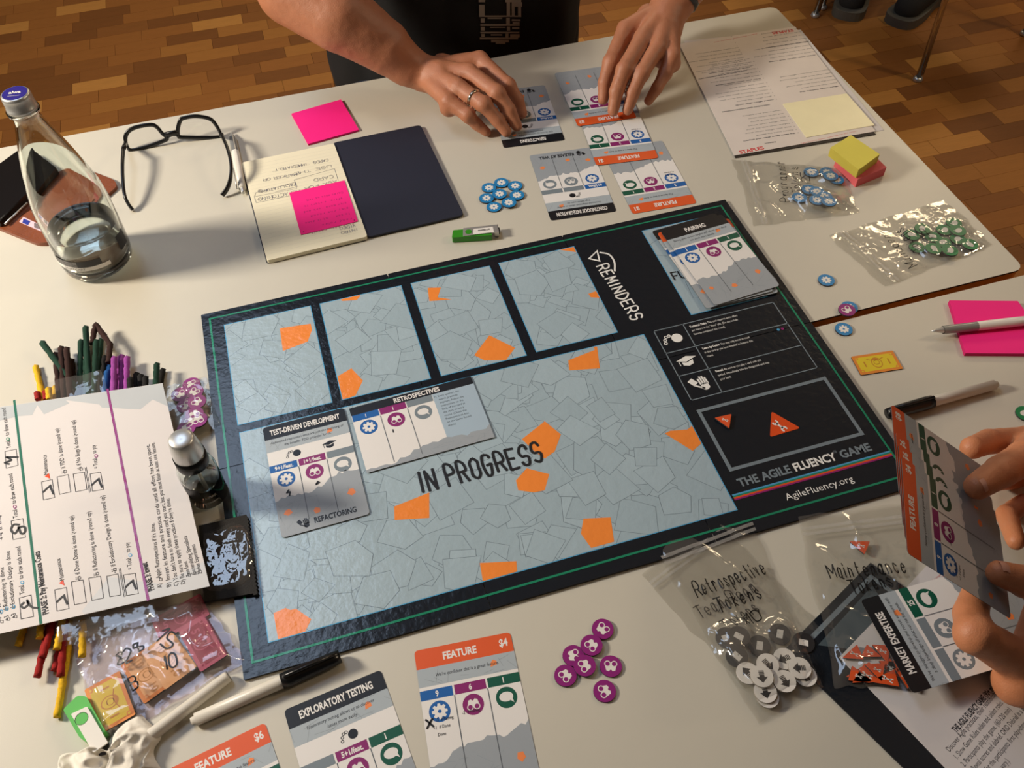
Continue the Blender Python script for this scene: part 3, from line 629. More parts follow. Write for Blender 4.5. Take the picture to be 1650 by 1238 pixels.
# ------------------------------------------------------------------ clear bags
def bag(label, quad, heights, wr=.003, seed=0, hand=(), film_=bagfilm, nx=56, ny=44, ziptop=True, base=.0008, zipn='zip_strip', rotslack=0.0, foldamp=1.0):
    """quad px TL TR BR BL with the mouth on the TL-TR side; heights: list of (x,y,r,h) world bumps carried by the contents"""
    Q = [U(*q)[:2] for q in quad]; c = sum(Q) / 4; r = empty('zip_bag', label, 'bag', (c[0], c[1], TZ))
    e1, e2 = Q[1] - Q[0], Q[3] - Q[0]; flip = e1[0] * e2[1] - e1[1] * e2[0] > 0
    def P2(u, v): return (Q[0] * (1 - u) + Q[1] * u) * (1 - v) + (Q[3] * (1 - u) + Q[2] * u) * v - c
    def Hh(x, y):
        z = base
        X_, Y_ = x + c[0], y + c[1]
        for bx, by, br, bh in heights:
            d = math.hypot(X_ - bx, Y_ - by) / br
            z = max(z, bh if d < 1 else bh - (d - 1) * br * .55)
        n = noise.noise(Vector((X_ * 26, Y_ * 26, seed))); n2 = noise.noise(Vector((X_ * 70, Y_ * 70, seed + 5.0)))
        return z + wr * (max(0, 1 - abs(n) * 3.2) ** 2 * .8 + .16 * (1 - abs(n2) * 2)) * foldamp + .0006
    def grid(fz, m, name, shrink=0):
        v = []; f = []
        for j in range(ny + 1):
            for i in range(nx + 1):
                u, w_ = i / nx, j / ny; p = P2(u, w_); e = min(u, 1 - u, w_ * 1.0 + .02, 1 - w_) * 9
                p = p + np.array([noise.noise(Vector((u * 7, w_ * 7, seed + 9))), noise.noise(Vector((u * 7, w_ * 7, seed + 19)))]) * .0035
                v.append((p[0], p[1], fz(p[0], p[1], min(1, e))))
        for j in range(ny):
            for i in range(nx): a = j * (nx + 1) + i; f.append((a, a + 1, a + nx + 2, a + nx + 1) if flip else (a, a + nx + 1, a + nx + 2, a + 1))
        me = bpy.data.meshes.new(name); me.from_pydata(v, [], f); me.materials.append(m); me.polygons.foreach_set('use_smooth', [True] * len(f)); me.update()
        return link(name, me, r)
    grid(lambda x, y, e: base + (Hh(x, y) - base) * (.15 + .85 * e), film_, 'front_film')
    grid(lambda x, y, e: base * .5, film_, 'back_film')
    if ziptop:
        for k, (v0, v1) in enumerate(((.075, .095), (.11, .13))):
            vv = []; ff = []
            for i in range(41):
                u = i / 40
                for w_ in (v0, v1): p = P2(u, w_); vv.append((p[0], p[1], Hh(*p) * .6 + base + .001))
            for i in range(40): ff.append((2 * i, 2 * i + 1, 2 * i + 3, 2 * i + 2))
            me = bpy.data.meshes.new(zipn); me.from_pydata(vv, [], ff); me.materials.append(zipm); me.update(); link(zipn, me, r)
    if hand:
        g = G(); g.h = lambda x, y: Hh(x, y)
        for t, a, b, hh, wd in hand:       # baseline from px a to px b
            pa, pb = U(*a)[:2] - c, U(*b)[:2] - c; d = pb - pa; g.at(pa[0], pa[1], math.atan2(d[1], d[0])); g.hand(t, 0, 0, hh, .0006, bagink, wd, width=float(np.hypot(*d)), gap=.8)
        g.build('handwriting', r)
    return r
def hts(pl, extra=.0022, r=.0105): return [(p[0], p[1], r, p[2] + extra) for p in pl]
pl = scatter('blue', [(1306.5, 279), (1332, 279), (1347.5, 291), (1338, 285), (1287.6, 320), (1303, 307), (1316, 310), (1328.5, 318), (1316, 324), (1335, 326)], 'blue gear token in the clear bag nearest the yellow block', 'blue tokens in the clear bag', seed=1)
bag('clear zip bag of blue tokens handwritten Programmer Tokens x25', [(1215, 366), (1167, 262), (1345, 262), (1385, 345)][0:1] + [(1180, 258), (1352, 272), (1385, 345)], hts(pl), .0035, 1.3,
    hand=(('Programmer', (1272, 328), (1262, 262), .0115, .0009), ('Tokens', (1290, 315), (1284, 272), .011, .0009), ('x25', (1306, 302), (1300, 280), .010, .0009)))
pl = scatter('green', [(1468.8, 380), (1502, 383), (1519, 392), (1543, 387), (1477, 400), (1503.5, 402), (1530, 405), (1562, 395), (1536.5, 361), (1521, 372), (1543, 373), (1486, 370)], 'green speech bubble token in the clear zip bag', 'green tokens in the clear bag', seed=2)
bag('clear zip bag of green tokens handwritten Manager Tokens x25', [(1425, 463), (1335, 382), (1520, 322), (1600, 396)], hts(pl), .0045, 4.7,
    hand=(('Manager', (1476, 432), (1430, 378), .0115, .0009), ('Tokens', (1484, 408), (1450, 372), .011, .0009), ('x25', (1502, 394), (1482, 374), .010, .0009)))
# left purple bag
pl = scatter('purple', [(309, 621), (291, 637), (314, 633), (300, 655), (318, 649), (314, 669), (320, 678), (307, 681), (301, 692)], 'purple binocular token in the bag beside the spray bottle', 'purple tokens in the clear bag', seed=3)
bag('clear bag of purple tokens wedged under the round sheet', [(250, 628), (330, 608), (358, 690), (285, 712)], hts(pl), .003, 8.1, ziptop=False)
# retrospective bags
gpb = 'black door tokens in the retrospective bag'; gpw = 'white arrow tokens in the retrospective bag'
pl = scatter('black', [(1170.5, 1029), (1190, 1027), (1256, 1023), (1294, 1037), (1187, 1059), (1223.5, 1042)], 'black token with white door symbol, lower bag', gpb, seed=4)
bag('clear zip bag of black door tokens lying beneath the retrospective bag', [(1033, 928), (1152, 838), (1335, 1020), (1200, 1110)], hts(pl), .002, 3.1, hand=(('Team Room', (1128, 1000), (1222, 955), .0125, .0010), ('Tokens', (1172, 1022), (1226, 985), .012, .0010)))
pw = []
WT = (((1297, 1090), .0035, 0), ((1236, 1124), .0035, 10), ((1204, 1086), .0062, 20), ((1236.4, 1072), .0062, 200), ((1263.6, 1063), .0042, 95), ((1263.6, 1099), .0062, 190), ((1232.6, 1116), .0056, 170), ((1288, 1078), .0062, 75), ((1227, 1091), .0084, 165))
for n_, ((x, y), z_, rr) in enumerate(WT):
    tok('white', x, y, z_, rr, 'white token with striped arrow in the large bag, ' + ordl([q[0] for q in WT], n_), gpw); p = U(x, y, z_); pw.append((p[0], p[1], z_))
bag('clear zip bag of white arrow tokens handwritten Retrospective Tokens x10', [(1052, 882), (1203, 826), (1325, 1108), (1222, 1168)], hts(pw) + [(p[0], p[1], .0095, p[2] + .0052) for p in pl], .003, 2.2,
    hand=(('Retrospective', (1124, 966), (1236, 928), .0145, .0011), ('Tokens', (1158, 990), (1230, 966), .013, .0011), ('x10', (1198, 1015), (1230, 1000), .011, .0011)), base=.002)

# ------------------------------------------------------------------ triangles and maintenance bag
def tri_token(label, P, z, group=None):
    W_ = [Vector(U(x, y, z)[:2]) for x, y in P]; c = centroid(W_); g = G(); g.prism(roundpoly([tuple(p - c) for p in W_], .001), 0, .0018, torange, tedge)
    o = g.build('triangle_token', None, (c.x, c.y, TZ + z)); tag(o, label, 'token', group); g = G(); s = (W_[0] - c).length
    ic_wrench(g, 0, 0, s * .30, .00186, twhite); g.build('wrench_symbol', o); return c
tri_token('small orange wrench triangle inside the grey frame on the board', [(1151, 675), (1178, 669), (1174.5, 692)], .0040)
gpt = 'orange wrench triangles in the maintenance bag'
hs = []
tp_ = [((1356, 1062), (1380, 1040), (1391, 1064)), ((1386, 1060), (1396, 1040), (1420, 1060)), ((1404, 1040), (1432, 1042), (1430, 1072)), ((1362, 1092), (1400, 1068), (1415, 1100)), ((1366, 1098), (1372, 1074), (1410, 1103)), ((1372, 1102), (1392, 1070), (1425, 1098)), ((1415, 1066), (1445, 1068), (1440, 1096)), ((1425, 1095), (1432, 1062), (1456, 1090)),
       ((1392, 1072), (1425, 1070), (1420, 1100)), ((1432, 1050), (1450, 1062), (1446, 1085)), ((1440, 1078), (1468, 1085), (1462, 1112)), ((1400, 1100), (1440, 1080), (1448, 1108))]
for i, P in enumerate(tp_):
    z_ = .0038 + (i // 4) * .0019; c = tri_token('orange wrench triangle in the maintenance bag, ' + ordl([(sum(q[0] for q in P_) / 3 + .01 * n_, 0) for n_, P_ in enumerate(tp_)], i), P, z_, gpt); hs.append((c.x, c.y, .012, z_ + .0024))
tri_token('lone orange wrench triangle near the mouth of the maintenance bag', [(1368, 874), (1401, 874), (1392, 895)], .0038)
q = U(1388, 882)
bag('clear zip bag of orange triangles handwritten Maintenance Tokens', [(1284, 838), (1458, 815), (1500, 1105), (1345, 1112)], hs + [(q[0], q[1], .01, .006)], .0035, 6.4, base=.0034,
    hand=(('Maintenance', (1336, 938), (1462, 926), .0145, .0011), ('Tokens', (1372, 962), (1440, 948), .0135, .0011)))

# ------------------------------------------------------------------ leaflets at the lower right
def flat(name, label, cat, quad, t, m, z=0.0, side=None, group=None, rad=0.0):
    Q = [Vector(U(x, y, z)[:2]) for x, y in quad]; c = centroid(Q); g = G(); pts = [tuple(p - c) for p in Q]
    g.prism(roundpoly(pts, rad) if rad else pts, 0, t, m, side or m); o = g.build(name, None, (c.x, c.y, TZ + z)); tag(o, label, cat, group); return o, c
ld, c = flat('folded_board_cover', 'navy folder with a white inner frame under the bags and sheet', 'folder', [(1402, 908), (1740, 1150), (1600, 1380), (1262, 1050)], .0014, navy, .0003)
g = G(); fr = [Vector(U(x, y, .0017)[:2]) - c for x, y in ((1404, 930), (1296, 1040))]; fr2 = Vector(U(1500, 1000, .0017)[:2]) - c
g.line([tuple(fr[1]), tuple(fr[0]), tuple(fr2)], .0042, .00145, bgrey); a, b, d = [Vector(U(x, y, .0017)[:2]) - c for x, y in ((1406, 944), (1318, 1040), (1480, 1060))]; g.poly([tuple(a), tuple(b), tuple(d)], .0014 + .0001, mat('leaflet_photo', (70, 84, 92), .4)); g.build('printed_frame', ld)
pg, c = flat('instruction_sheet', 'white instruction sheet headed THE AGILE FLUENCY GAME at the lower corner', 'paper', [(1352, 1060), (1500, 905), (1900, 1150), (1620, 1340)], .0003, pap, .0019)
def tline(g, c, a, b, t, hh, m, bold=0, z=.0004, it=0, zref=0, fit=True):
    pa, pb = Vector(U(*a, zref)[:2]) - c, Vector(U(*b, zref)[:2]) - c; d = pb - pa; g.at(pa.x, pa.y, math.atan2(d.y, d.x)); g.text(t, 0, 0, hh, z, m, 'l', .8, bold, it, width=d.length if fit else None); g.at()
g = G()
tline(g, c, (1541, 1182), (1606, 1108), 'THE AGILE FLUENCY GAME (90+ min)', .0048, pink_, 1, zref=.002)
L5 = ['Discover Agile practices, their relationships, and tradeoffs', '1. Show Game Rules video and select roles. (15 min)', '2. Participants play the game. (60-120 min)', '3. Reveal scores and debrief. ORID Debrief is a good', 'choice for the participants first play-through.', '(total timings vary.)']
for i, t in enumerate(L5):
    a = (1530 + i * 12, 1213 + i * 12); k = len(t) / 52; tline(g, c, a, (a[0] + 92 * k, a[1] - 112 * k), t, .0042, pink_, 0, zref=.002)
for i in range(5):
    a = (1478 + i * 5, 958 + i * 3); tline(g, c, a, (a[0] + 40, a[1] - 32), 'Facilitator notes for round', .0018, redink, 0, zref=.002)
g.build('lettering', pg)
mk = card('MARKET EXPERTISE card with black title edge lying on the maintenance bag', 'MARKET EXPERTISE', ["We've managed to develop and recruit someone with", 'a deep knowledge of what our market needs.'], (('', None), ('', None), ('25', HG)), seed=16)
place_top(mk, (1470, 1118), (1386, 968), .020); mk.rotation_euler[0] = 0.0

# ------------------------------------------------------------------ A3 round sheet on the left, resting on the pipe cleaners
ZS = .0235
sh, c = flat('game_round_sheet', 'white game round sheet with PHASE 2 and PHASE 3 rows, marked by pen', 'paper', [(262, 618), (338, 945), (-160, 1058), (-230, 690)], .0004, pap, ZS)
SP = lambda x, y: Vector(U(x, y, ZS + .0004)[:2]) - c
g = G(); zq = .00045
tb = [(262, 618), (251, 617), (262, 657), (246, 644), (226, 660), (164, 657), (110, 648), (110, 645), (106, 645), (71, 667), (60, 652), (52, 669), (30, 671), (0, 676), (-60, 690), (-230, 690)]
tb = [(262, 618), (270, 655), (246, 644), (226, 660), (164, 657), (160, 652), (106, 645), (112, 650), (71, 668), (60, 653), (52, 669), (30, 671), (0, 678), (-60, 686), (-222, 712), (-230, 690)]
g.poly([tuple(SP(*p)) for p in tb], zq, papg)
tb2 = [(338, 945), (325, 907), (300, 935), (236, 960), (140, 985), (180, 935), (176, 932), (150, 950), (60, 1008)]
g.poly([tuple(SP(*p)) for p in [(338, 945), (328, 905), (262, 942), (176, 930), (132, 985), (136, 990)]], zq, mat('paper_light_grey_print', (206, 208, 212), .75))
g.build('torn_stone_border', sh)
for nm, a, b, m in (('purple_rule', (173, 627), (239, 968), bpurple), ('green_rule', (23, 645), (66, 1006), mat('rule_green', (10, 104, 84), .7))):
    g = G(); g.line([tuple(SP(*a)), tuple(SP(*b))], .0024, .00055, m, ends=False); g.build(nm, sh)
g = G()
def st_(a, b, t, hh=.0040, bold=0, m=pink_): tline(g, c, a, b, t, hh, m, bold, .0006, 0, ZS)
st_((79, 989), (64, 888), 'PHASE 2: Pay Maintenance Costs', .0050, 1); st_((249, 951), (237, 906), 'PHASE 3: Invest', .0050, 1)
st_((104, 935), (97, 900), 'Maintenance'); st_((130, 936), (118, 831), '-½ if Done Done is done (round up)'); st_((159, 930), (146, 824), '-½ if Refactoring is done (round up)'); st_((188, 923), (168, 798), '-½ if Evolutionary Design is done (round up)'); st_((213, 918), (208, 874), '= Total     to pay')
st_((78, 765), (75, 733), 'Maintenance'); st_((107, 764), (95, 690), '-½ if TDD is done (round up)'); st_((132, 759), (121, 677), '-½ if No Bugs is done (round up)'); st_((158, 755), (154, 717), '= Total     to pay')
st_((261, 947), (249, 843), 'A)    Apply Retrospectives if it\'s done.', .0038)
for i, (a, b, t) in enumerate((((274, 945), (228, 675), ''),)): pass
st_((263, 947), (245, 846), '', .0038) if 0 else None
st_((276, 946), (241, 716), 'B) Invest in feature and practice cards until all effort has been spent.', .0038)
st_((288, 944), (249, 713), 'C) You don\'t have to finish every card you start, but you must finish at least one feature.', .0038)
st_((299, 941), (273, 803), 'D) Be sure to apply these practices if they\'re done:', .0038)
for i, t in enumerate(('Team Room', 'Generalizing Specialists', 'Market Experiments')): st_((307 + i * 9, 928 - i * 2), (307 + i * 9 - len(t) * .62, 928 - i * 2 - len(t) * 2.6), t, .0036)
st_((40, 957), (33, 880), 'Total     to draw each round', .0042); st_((29, 834), (20, 763), 'Total     to draw each round', .0042); st_((18, 722), (9, 657), 'Total     to draw each round', .0042)
st_((4, 1000), (-8, 900), '+3 if Continuous', .0036); st_((15, 1000), (6, 914), '+3   if Refactoring is done', .0038); st_((26, 996), (16, 888), '+3   if Evolutionary Design is done', .0038); st_((6, 870), (-4, 800), '+4 if Expanding', .0036)
g.build('lettering', sh)
g = G()
def bx(P, w=.0005): g.line([tuple(SP(*q)) for q in P], w, .0006, pink_, closed=True)
for P in ([(88, 951), (107, 947), (111, 981), (92, 985)], [(115, 938), (134, 935), (139, 971), (120, 975)], [(143, 932), (162, 929), (167, 964), (148, 968)], [(172, 929), (190, 925), (195, 959), (177, 962)], [(199, 927), (218, 924), (223, 957), (204, 960)], [(31, 964), (50, 959), (54, 994), (34, 998)], [(18, 840), (37, 836), (41, 866), (21, 870)],
          [(67, 777), (84, 773), (88, 802), (70, 806)], [(92, 769), (110, 765), (114, 793), (96, 797)], [(118, 764), (136, 761), (140, 789), (122, 793)], [(145, 764), (162, 761), (167, 789), (149, 792)], [(8, 728), (26, 724), (29, 750), (10, 755)]): bx(P)
for x, y in ((128, 932), (157, 925), (185, 918), (105, 760), (131, 756), (259, 934), (305, 927), (314, 924), (323, 922), (3, 1002), (14, 998), (25, 994)): bx([(x - 2, y - 2), (x + 2, y - 2), (x + 2, y + 2), (x - 2, y + 2)], .0004)
for a, b in (((192, 917), (200, 962)), ((194, 916), (202, 961)), ((139, 753), (146, 793)), ((137, 754), (144, 794))): g.line([tuple(SP(*a)), tuple(SP(*b))], .0004, .0006, pink_)
g.build('tick_box', sh)
g = G()
for x, y, m in ((211, 894), (156, 735)) and ((210, 895, bblue), (155, 735, bpurple), (36, 939, bblue), (24, 817, bpurple), (13, 708, bgreen)):
    g.poly([tuple(SP(x + 3 * math.cos(t), y + 3 * math.sin(t))) for t in [i * .52 for i in range(12)]], .0006, m); g.poly([tuple(SP(x + 1.7 * math.cos(t), y + 1.7 * math.sin(t))) for t in [i * .52 for i in range(12)]], .0007, pap)
for x, y in ((100, 940), (77, 768)): g.poly([tuple(SP(*q)) for q in ((x - 5, y), (x + 4, y + 4), (x + 2, y - 5))], .0006, btok)
for x, y in ((2, 986), (11, 981), (22, 978)): g.line([tuple(SP(x + 2.4 * math.cos(t), y + 3 * math.sin(t))) for t in [i * .6 for i in range(10)]], .0006, .0006, bblue, closed=True)
g.build('small_symbol', sh)
g = G()
for X0, Y0 in ((100, 966), (211, 942), (78, 789), (156, 778)): g.line([tuple(SP(X0 + a, Y0 + b)) for a, b in ((-8, 4), (-3, -1), (3, -6), (4, -2), (8, 7))], .0017, .0008, marker_ink)
g.line(catmull([tuple(SP(*q)) for q in ((38, 972), (34, 976), (38, 980), (45, 975), (44, 968), (50, 978), (60, 980))], 5), .0017, .0008, marker_ink)
g.line(catmull([tuple(SP(*q)) for q in ((30, 846), (22, 846), (18, 854), (24, 860), (32, 850), (40, 850), (40, 858), (34, 860), (30, 850))], 5), .0019, .0008, marker_ink)
g.line(catmull([tuple(SP(*q)) for q in ((12, 738), (18, 742), (8, 746), (14, 748))], 5), .0019, .0008, marker_ink); g.line([tuple(SP(10, 737)), tuple(SP(28, 737))], .0019, .0008, marker_ink)
g.build('pen_mark', sh)

# ------------------------------------------------------------------ pipe cleaners
PC = {k: mat('chenille_' + k, c, .95, .6, 1500, var=.3, vscale=500) for k, c in dict(green=(14, 56, 40), brown=(50, 24, 18), yellow=(226, 178, 30), purple=(150, 66, 150), black=(16, 14, 14), blue=(20, 84, 150), red=(150, 22, 18)).items()}
B0 = lambda p: (p[0] / 3.87, 500 + p[1] / 3.87); B1 = lambda p: (p[0] / 3.93, 940 + p[1] / 3.93)
def cleaner(col, P, label, z0=.004, z1=.012, r=.0030):
    pts = []; n = len(P)
    for i, q in enumerate(P): pts.append(W(*q, z0 + (z1 - z0) * i / (n - 1)))
    q = []
    for i in range(n - 1):
        for j in range(14): q.append(pts[i].lerp(pts[i + 1], j / 14))
    q.append(pts[-1]); c = q[0].copy(); o = tube('pipe_cleaner', [p - c for p in q], r, PC[col], None, 8, c, fuzz=.22); tag(o, label, 'craft wire', 'pipe cleaners poking out from under the round sheet'); return o
zc = 0
for col, P, lb in (('yellow', [(222, 350), (268, 560)], 'tallest yellow pipe cleaner above the round sheet'), ('red', [(232, 515), (238, 560)], 'short red pipe cleaner tip left of the yellow one'), ('red', [(283, 505), (290, 560)], 'short red pipe cleaner tip right of the yellow one'), ('yellow', [(302, 488), (308, 560)], 'short yellow pipe cleaner tip, left one of a pair'), ('yellow', [(342, 478), (346, 560)], 'short yellow pipe cleaner tip, right one of a pair'),
    ('brown', [(345, 270), (372, 560)], 'brown pipe cleaner crossed by the slanting green one'), ('brown', [(380, 232), (400, 560)], 'dark brown pipe cleaner, tallest of the brown bunch'), ('brown', [(415, 238), (438, 560)], 'dark brown pipe cleaner right beside the tallest brown one'), ('brown', [(445, 310), (466, 560)], 'short brown pipe cleaner at the edge of the brown bunch'),
    ('green', [(505, 190), (495, 560)], 'dark green pipe cleaner at the left side of the green bunch'), ('green', [(533, 105), (560, 560)], 'tallest straight dark green pipe cleaner'), ('green', [(600, 190), (585, 560)], 'dark green pipe cleaner in the middle of the green bunch'), ('green', [(628, 185), (600, 560)], 'dark green pipe cleaner at the right of the green bunch'), ('green', [(540, 230), (530, 560)], 'dark green pipe cleaner low in the green bunch'),
    ('green', [(262, 200), (490, 510)], 'long dark green pipe cleaner slanting across the brown ones'), ('brown', [(572, 210), (597, 88), (688, 215), (675, 330)], 'brown pipe cleaner bent into a sharp peak'), ('black', [(655, 290), (625, 560)], 'black pipe cleaner beside the blue ones'), ('blue', [(692, 290), (655, 560)], 'blue pipe cleaner, brighter edge of the blue pair'), ('blue', [(670, 380), (648, 560)], 'lower blue pipe cleaner of the blue pair'),
    ('purple', [(712, 295), (704, 560)], 'leftmost of the purple pipe cleaners'), ('purple', [(740, 295), (735, 560)], 'second purple pipe cleaner from the blue ones'), ('purple', [(758, 284), (755, 560)], 'tallest of the purple pipe cleaners'), ('purple', [(792, 294), (788, 560)], 'purple pipe cleaner nearest the black tips'),
    ('black', [(812, 425), (812, 560)], 'black pipe cleaner tip touching the purple ones'), ('black', [(850, 395), (852, 560)], 'tallest of the low black pipe cleaner tips'), ('black', [(877, 406), (880, 560)], 'middle black pipe cleaner tip of the low row'), ('black', [(907, 418), (905, 560)], 'last black pipe cleaner tip of the low row'), ('green', [(978, 335), (968, 520)], 'lone dark green pipe cleaner near the purple token bag'), ('black', [(1015, 370), (990, 520)], 'lone black pipe cleaner leaning by the purple token bag')):
    k = zc % 4; zc += 1; cleaner(col, [B0(p) for p in P], lb, .0035 + k * .004, .0035 + k * .004)
for k, (col, P, lb) in enumerate((('yellow', [(115, 395), (165, 240)], 'yellow pipe cleaner end nearest the frame edge below the sheet'), ('red', [(235, 595), (320, 220)], 'dark red pipe cleaner end, farthest from the green stick'), ('red', [(270, 470), (345, 220)], 'dark red pipe cleaner end, second below the sheet'), ('red', [(345, 555), (420, 240)], 'dark red pipe cleaner end, third below the sheet'), ('red', [(382, 590), (415, 240)], 'dark red pipe cleaner end beside the long yellow one'),
    ('yellow', [(360, 420), (395, 230)], 'short yellow pipe cleaner end between dark red ones'), ('yellow', [(360, 850), (430, 430), (440, 240)], 'long yellow pipe cleaner reaching to the green and white stick'), ('yellow', [(520, 465), (525, 240)], 'yellow pipe cleaner seen through the clear money bag'), ('yellow', [(250, 350), (262, 220)], 'stubby yellow pipe cleaner end over the dark red ones'))):
    cleaner(col, [B1(p) for p in P], lb, .0035 + (k % 3) * .004, .0035 + (k % 3) * .004)

bag('long clear bag lying over the pipe cleaners beneath the round sheet', [(88, 634), (172, 614), (262, 1008), (104, 1052)], [], .0028, 21.7, ziptop=False, base=.0182)
# ------------------------------------------------------------------ bottle
bc = U(161, 421); bo = empty('water_bottle', 'tall clear glass water bottle with purple topped metal cap', 'bottle', (bc[0], bc[1], TZ))
outer = [(.0, .0015), (.030, .0005), (.036, .002), (.0405, .007), (.042, .02), (.042, .075), (.0415, .09), (.0395, .108), (.036, .125), (.0315, .143), (.0265, .161), (.0215, .178), (.0172, .192), (.0145, .201), (.0135, .207), (.0135, .211), (.0165, .212), (.0168, .215), (.0140, .2165), (.0140, .226)]
inner = [(.0118, .226), (.0112, .205), (.0125, .199), (.0152, .190), (.0195, .176), (.0245, .159), (.0295, .141), (.034, .123), (.0375, .106), (.0392, .09), (.0395, .075), (.0395, .02), (.037, .009), (.030, .0065), (.0, .0075)]
lathe('glass_body', outer + inner, glass, bo, n=56)
lathe('water', [(0, .0079), (.030, .0069), (.0368, .0094), (.0393, .0201), (.0393, .060), (.0385, .0585), (.030, .0580), (0, .0580)], water, bo, n=56)
lathe('screw_cap', [(0, .2335), (.0130, .2335), (.0142, .2325), (.0146, .230), (.0146, .219), (.0152, .2185), (.0152, .2145), (.0145, .214)], steel, bo, n=60, ripple=.012)
g = G(); g.poly(circ(0, 0, .0125, 30), .2337, mat('cap_purple', (48, 38, 132), .3)); g.at(0, 0, math.radians(-8)); g.text('alwa', 0, -.001, .0045, .2339, twhite, 'c', 1.0, 1); g.text('mineralwasser', 0, -.0058, .0016, .2339, twhite, 'c', .9); g.build('cap_print', bo)
def wraplabel(name, r, a0, a1, z0, z1, m, par, n=24):
    v = []; f = []
    for i in range(n + 1):
        a = math.radians(a0 + (a1 - a0) * i / n); v += [(r * math.cos(a), r * math.sin(a), z0), (r * math.cos(a), r * math.sin(a), z1)]
    for i in range(n): f.append((2 * i, 2 * i + 2, 2 * i + 3, 2 * i + 1))
    me = bpy.data.meshes.new(name); me.from_pydata(v, [], f); me.materials.append(m); me.update(); return link(name, me, par)
lb_ = wraplabel('paper_label', .0424, 200, 300, .0235, .0290, twhite, bo); wraplabel('black_label_band', .0425, 205, 288, .0292, .0385, tblack, bo); wraplabel('black_label_band', .0425, 325, 348, .0292, .050, tblack, bo)
mt = bpy.data.materials
# label lettering wrapped around the glass
g = G()
for i in range(4): g.text('Natuerliches Mineralwasser mit Kohlensaeure versetzt', 0, -i * .0022, .0012, 0, twhite, 'l', .8)
g.text('STUTTGART', .012, -.0115, .003, 0, tblack, 'l', 1.1)
vv = []
for x, y, z_ in g.v:
    a = math.radians(208) + x / .0427; vv.append((.0427 * math.cos(a), .0427 * math.sin(a), .0363 + y))
g.v = vv; g.build('label_lettering', bo)

# ------------------------------------------------------------------ leather phone wallet
wl = empty('phone_wallet', 'open brown leather phone wallet with black phone and identity card behind the bottle', 'wallet', (*U(60, 340)[:2], TZ)); wc = Vector(U(60, 340)[:2])
def wpoly(name, P, z0, z1, m, rad=.004, par=wl): 
    g = G(); g.prism(roundpoly([tuple(Vector(U(x, y, z0)[:2]) - wc) for x, y in P], rad), z0, z1, m); return g.build(name, par)
wpoly('leather_cover', [(118, 268), (186, 294), (191, 304), (84, 397), (62, 397), (0, 372), (-60, 348)], 0, .0045, leather, .006)
wpoly('card_pocket', [(100, 330), (160, 318), (86, 392), (66, 393), (10, 368), (50, 340)], .0045, .0062, leather, .004)
ph = wpoly('phone', [(-80, 335), (40, 248), (96, 276), (2, 366)], .006, .016, phoneb, .004)
idc = wpoly('identity_card', [(38, 350), (85, 372), (82, 380), (31, 358)], .0063, .0068, mat('id_card', (226, 196, 206), .35), .001)
wpoly('card_emblem', [(38, 352), (49, 357), (45, 363), (36, 359)], .0069, .007, mat('id_blue', (44, 56, 150), .4), 0, wl); wpoly('card_portrait', [(55, 359), (66, 363), (66, 370), (55, 367)], .0069, .007, mat('id_grey', (120, 108, 108), .5), .002, wl)
tube('metal_edge', [W(8, 361, .0105) - Vector((wc.x, wc.y, TZ)), W(44, 327, .0105) - Vector((wc.x, wc.y, TZ))], .0012, steel, wl, 8)

# ------------------------------------------------------------------ spectacles
gs = empty('spectacles', 'black framed spectacles standing open on the table', 'glasses', (*U(285, 250)[:2], TZ)); go = Vector((*U(285, 250)[:2], TZ))
bl, br = U(213, 243), U(352, 222); ax = (br - bl); ax /= np.linalg.norm(ax); nn = np.cross(ax, np.array([0, .28, .96])); nn /= np.linalg.norm(nn)
C0 = lambda P: cp(0, 0, 3.87, P)
def rim(P): return [V(x, y, bl, nn) - go for x, y in P]
Ll = C0([(782, 862), (800, 820), (850, 793), (935, 778), (975, 790), (1010, 830), (1042, 862), (1005, 885), (900, 922), (820, 938), (795, 915), (782, 862)])
Lr = C0([(1112, 845), (1110, 800), (1125, 750), (1150, 735), (1220, 725), (1300, 738), (1340, 770), (1378, 845), (1340, 858), (1180, 858), (1120, 855), (1112, 845)])
for P in (Ll, Lr):
    pts = catmull([tuple(p) for p in rim(P)], 5); tube('rim', pts, .0021, bplast, gs, 8, flat=1.5, caps=False)
    me = bpy.data.meshes.new('lens'); me.from_pydata([tuple(p) for p in pts[:-1]], [], [tuple(range(len(pts) - 1))]); me.materials.append(lensf); link('lens', me, gs)
tube('bridge', [p for p in rim(C0([(1030, 845), (1075, 832), (1115, 828)]))], [.0032, .0028, .0032], bplast, gs, 8, flat=1.6)
def gp_(q, z): return W(*q, z) - go
for nm, P in (('temple', [((199, 240), .026), ((197.5, 262), .026), ((198, 290), .022), ((201, 315), .016), ((207, 329), .009), ((214, 338.5), .003)]), ('temple', [((357, 217), .026), ((366, 238), .027), ((372, 262), .025), ((372, 284), .019), ((367, 302), .011), ((358, 315), .004)])):
    tube(nm, catmull([tuple(gp_(q, z)) for q, z in P], 5), .0022, bplast, gs, 8, flat=1.7)
for a, b in (((782 / 3.87, 895 / 3.87), (199, 240)), ((1378 / 3.87, 845 / 3.87), (357, 217))): tube('hinge', [V(*a, bl, nn) - go, gp_(b, .026)], .003, bplast, gs, 8)

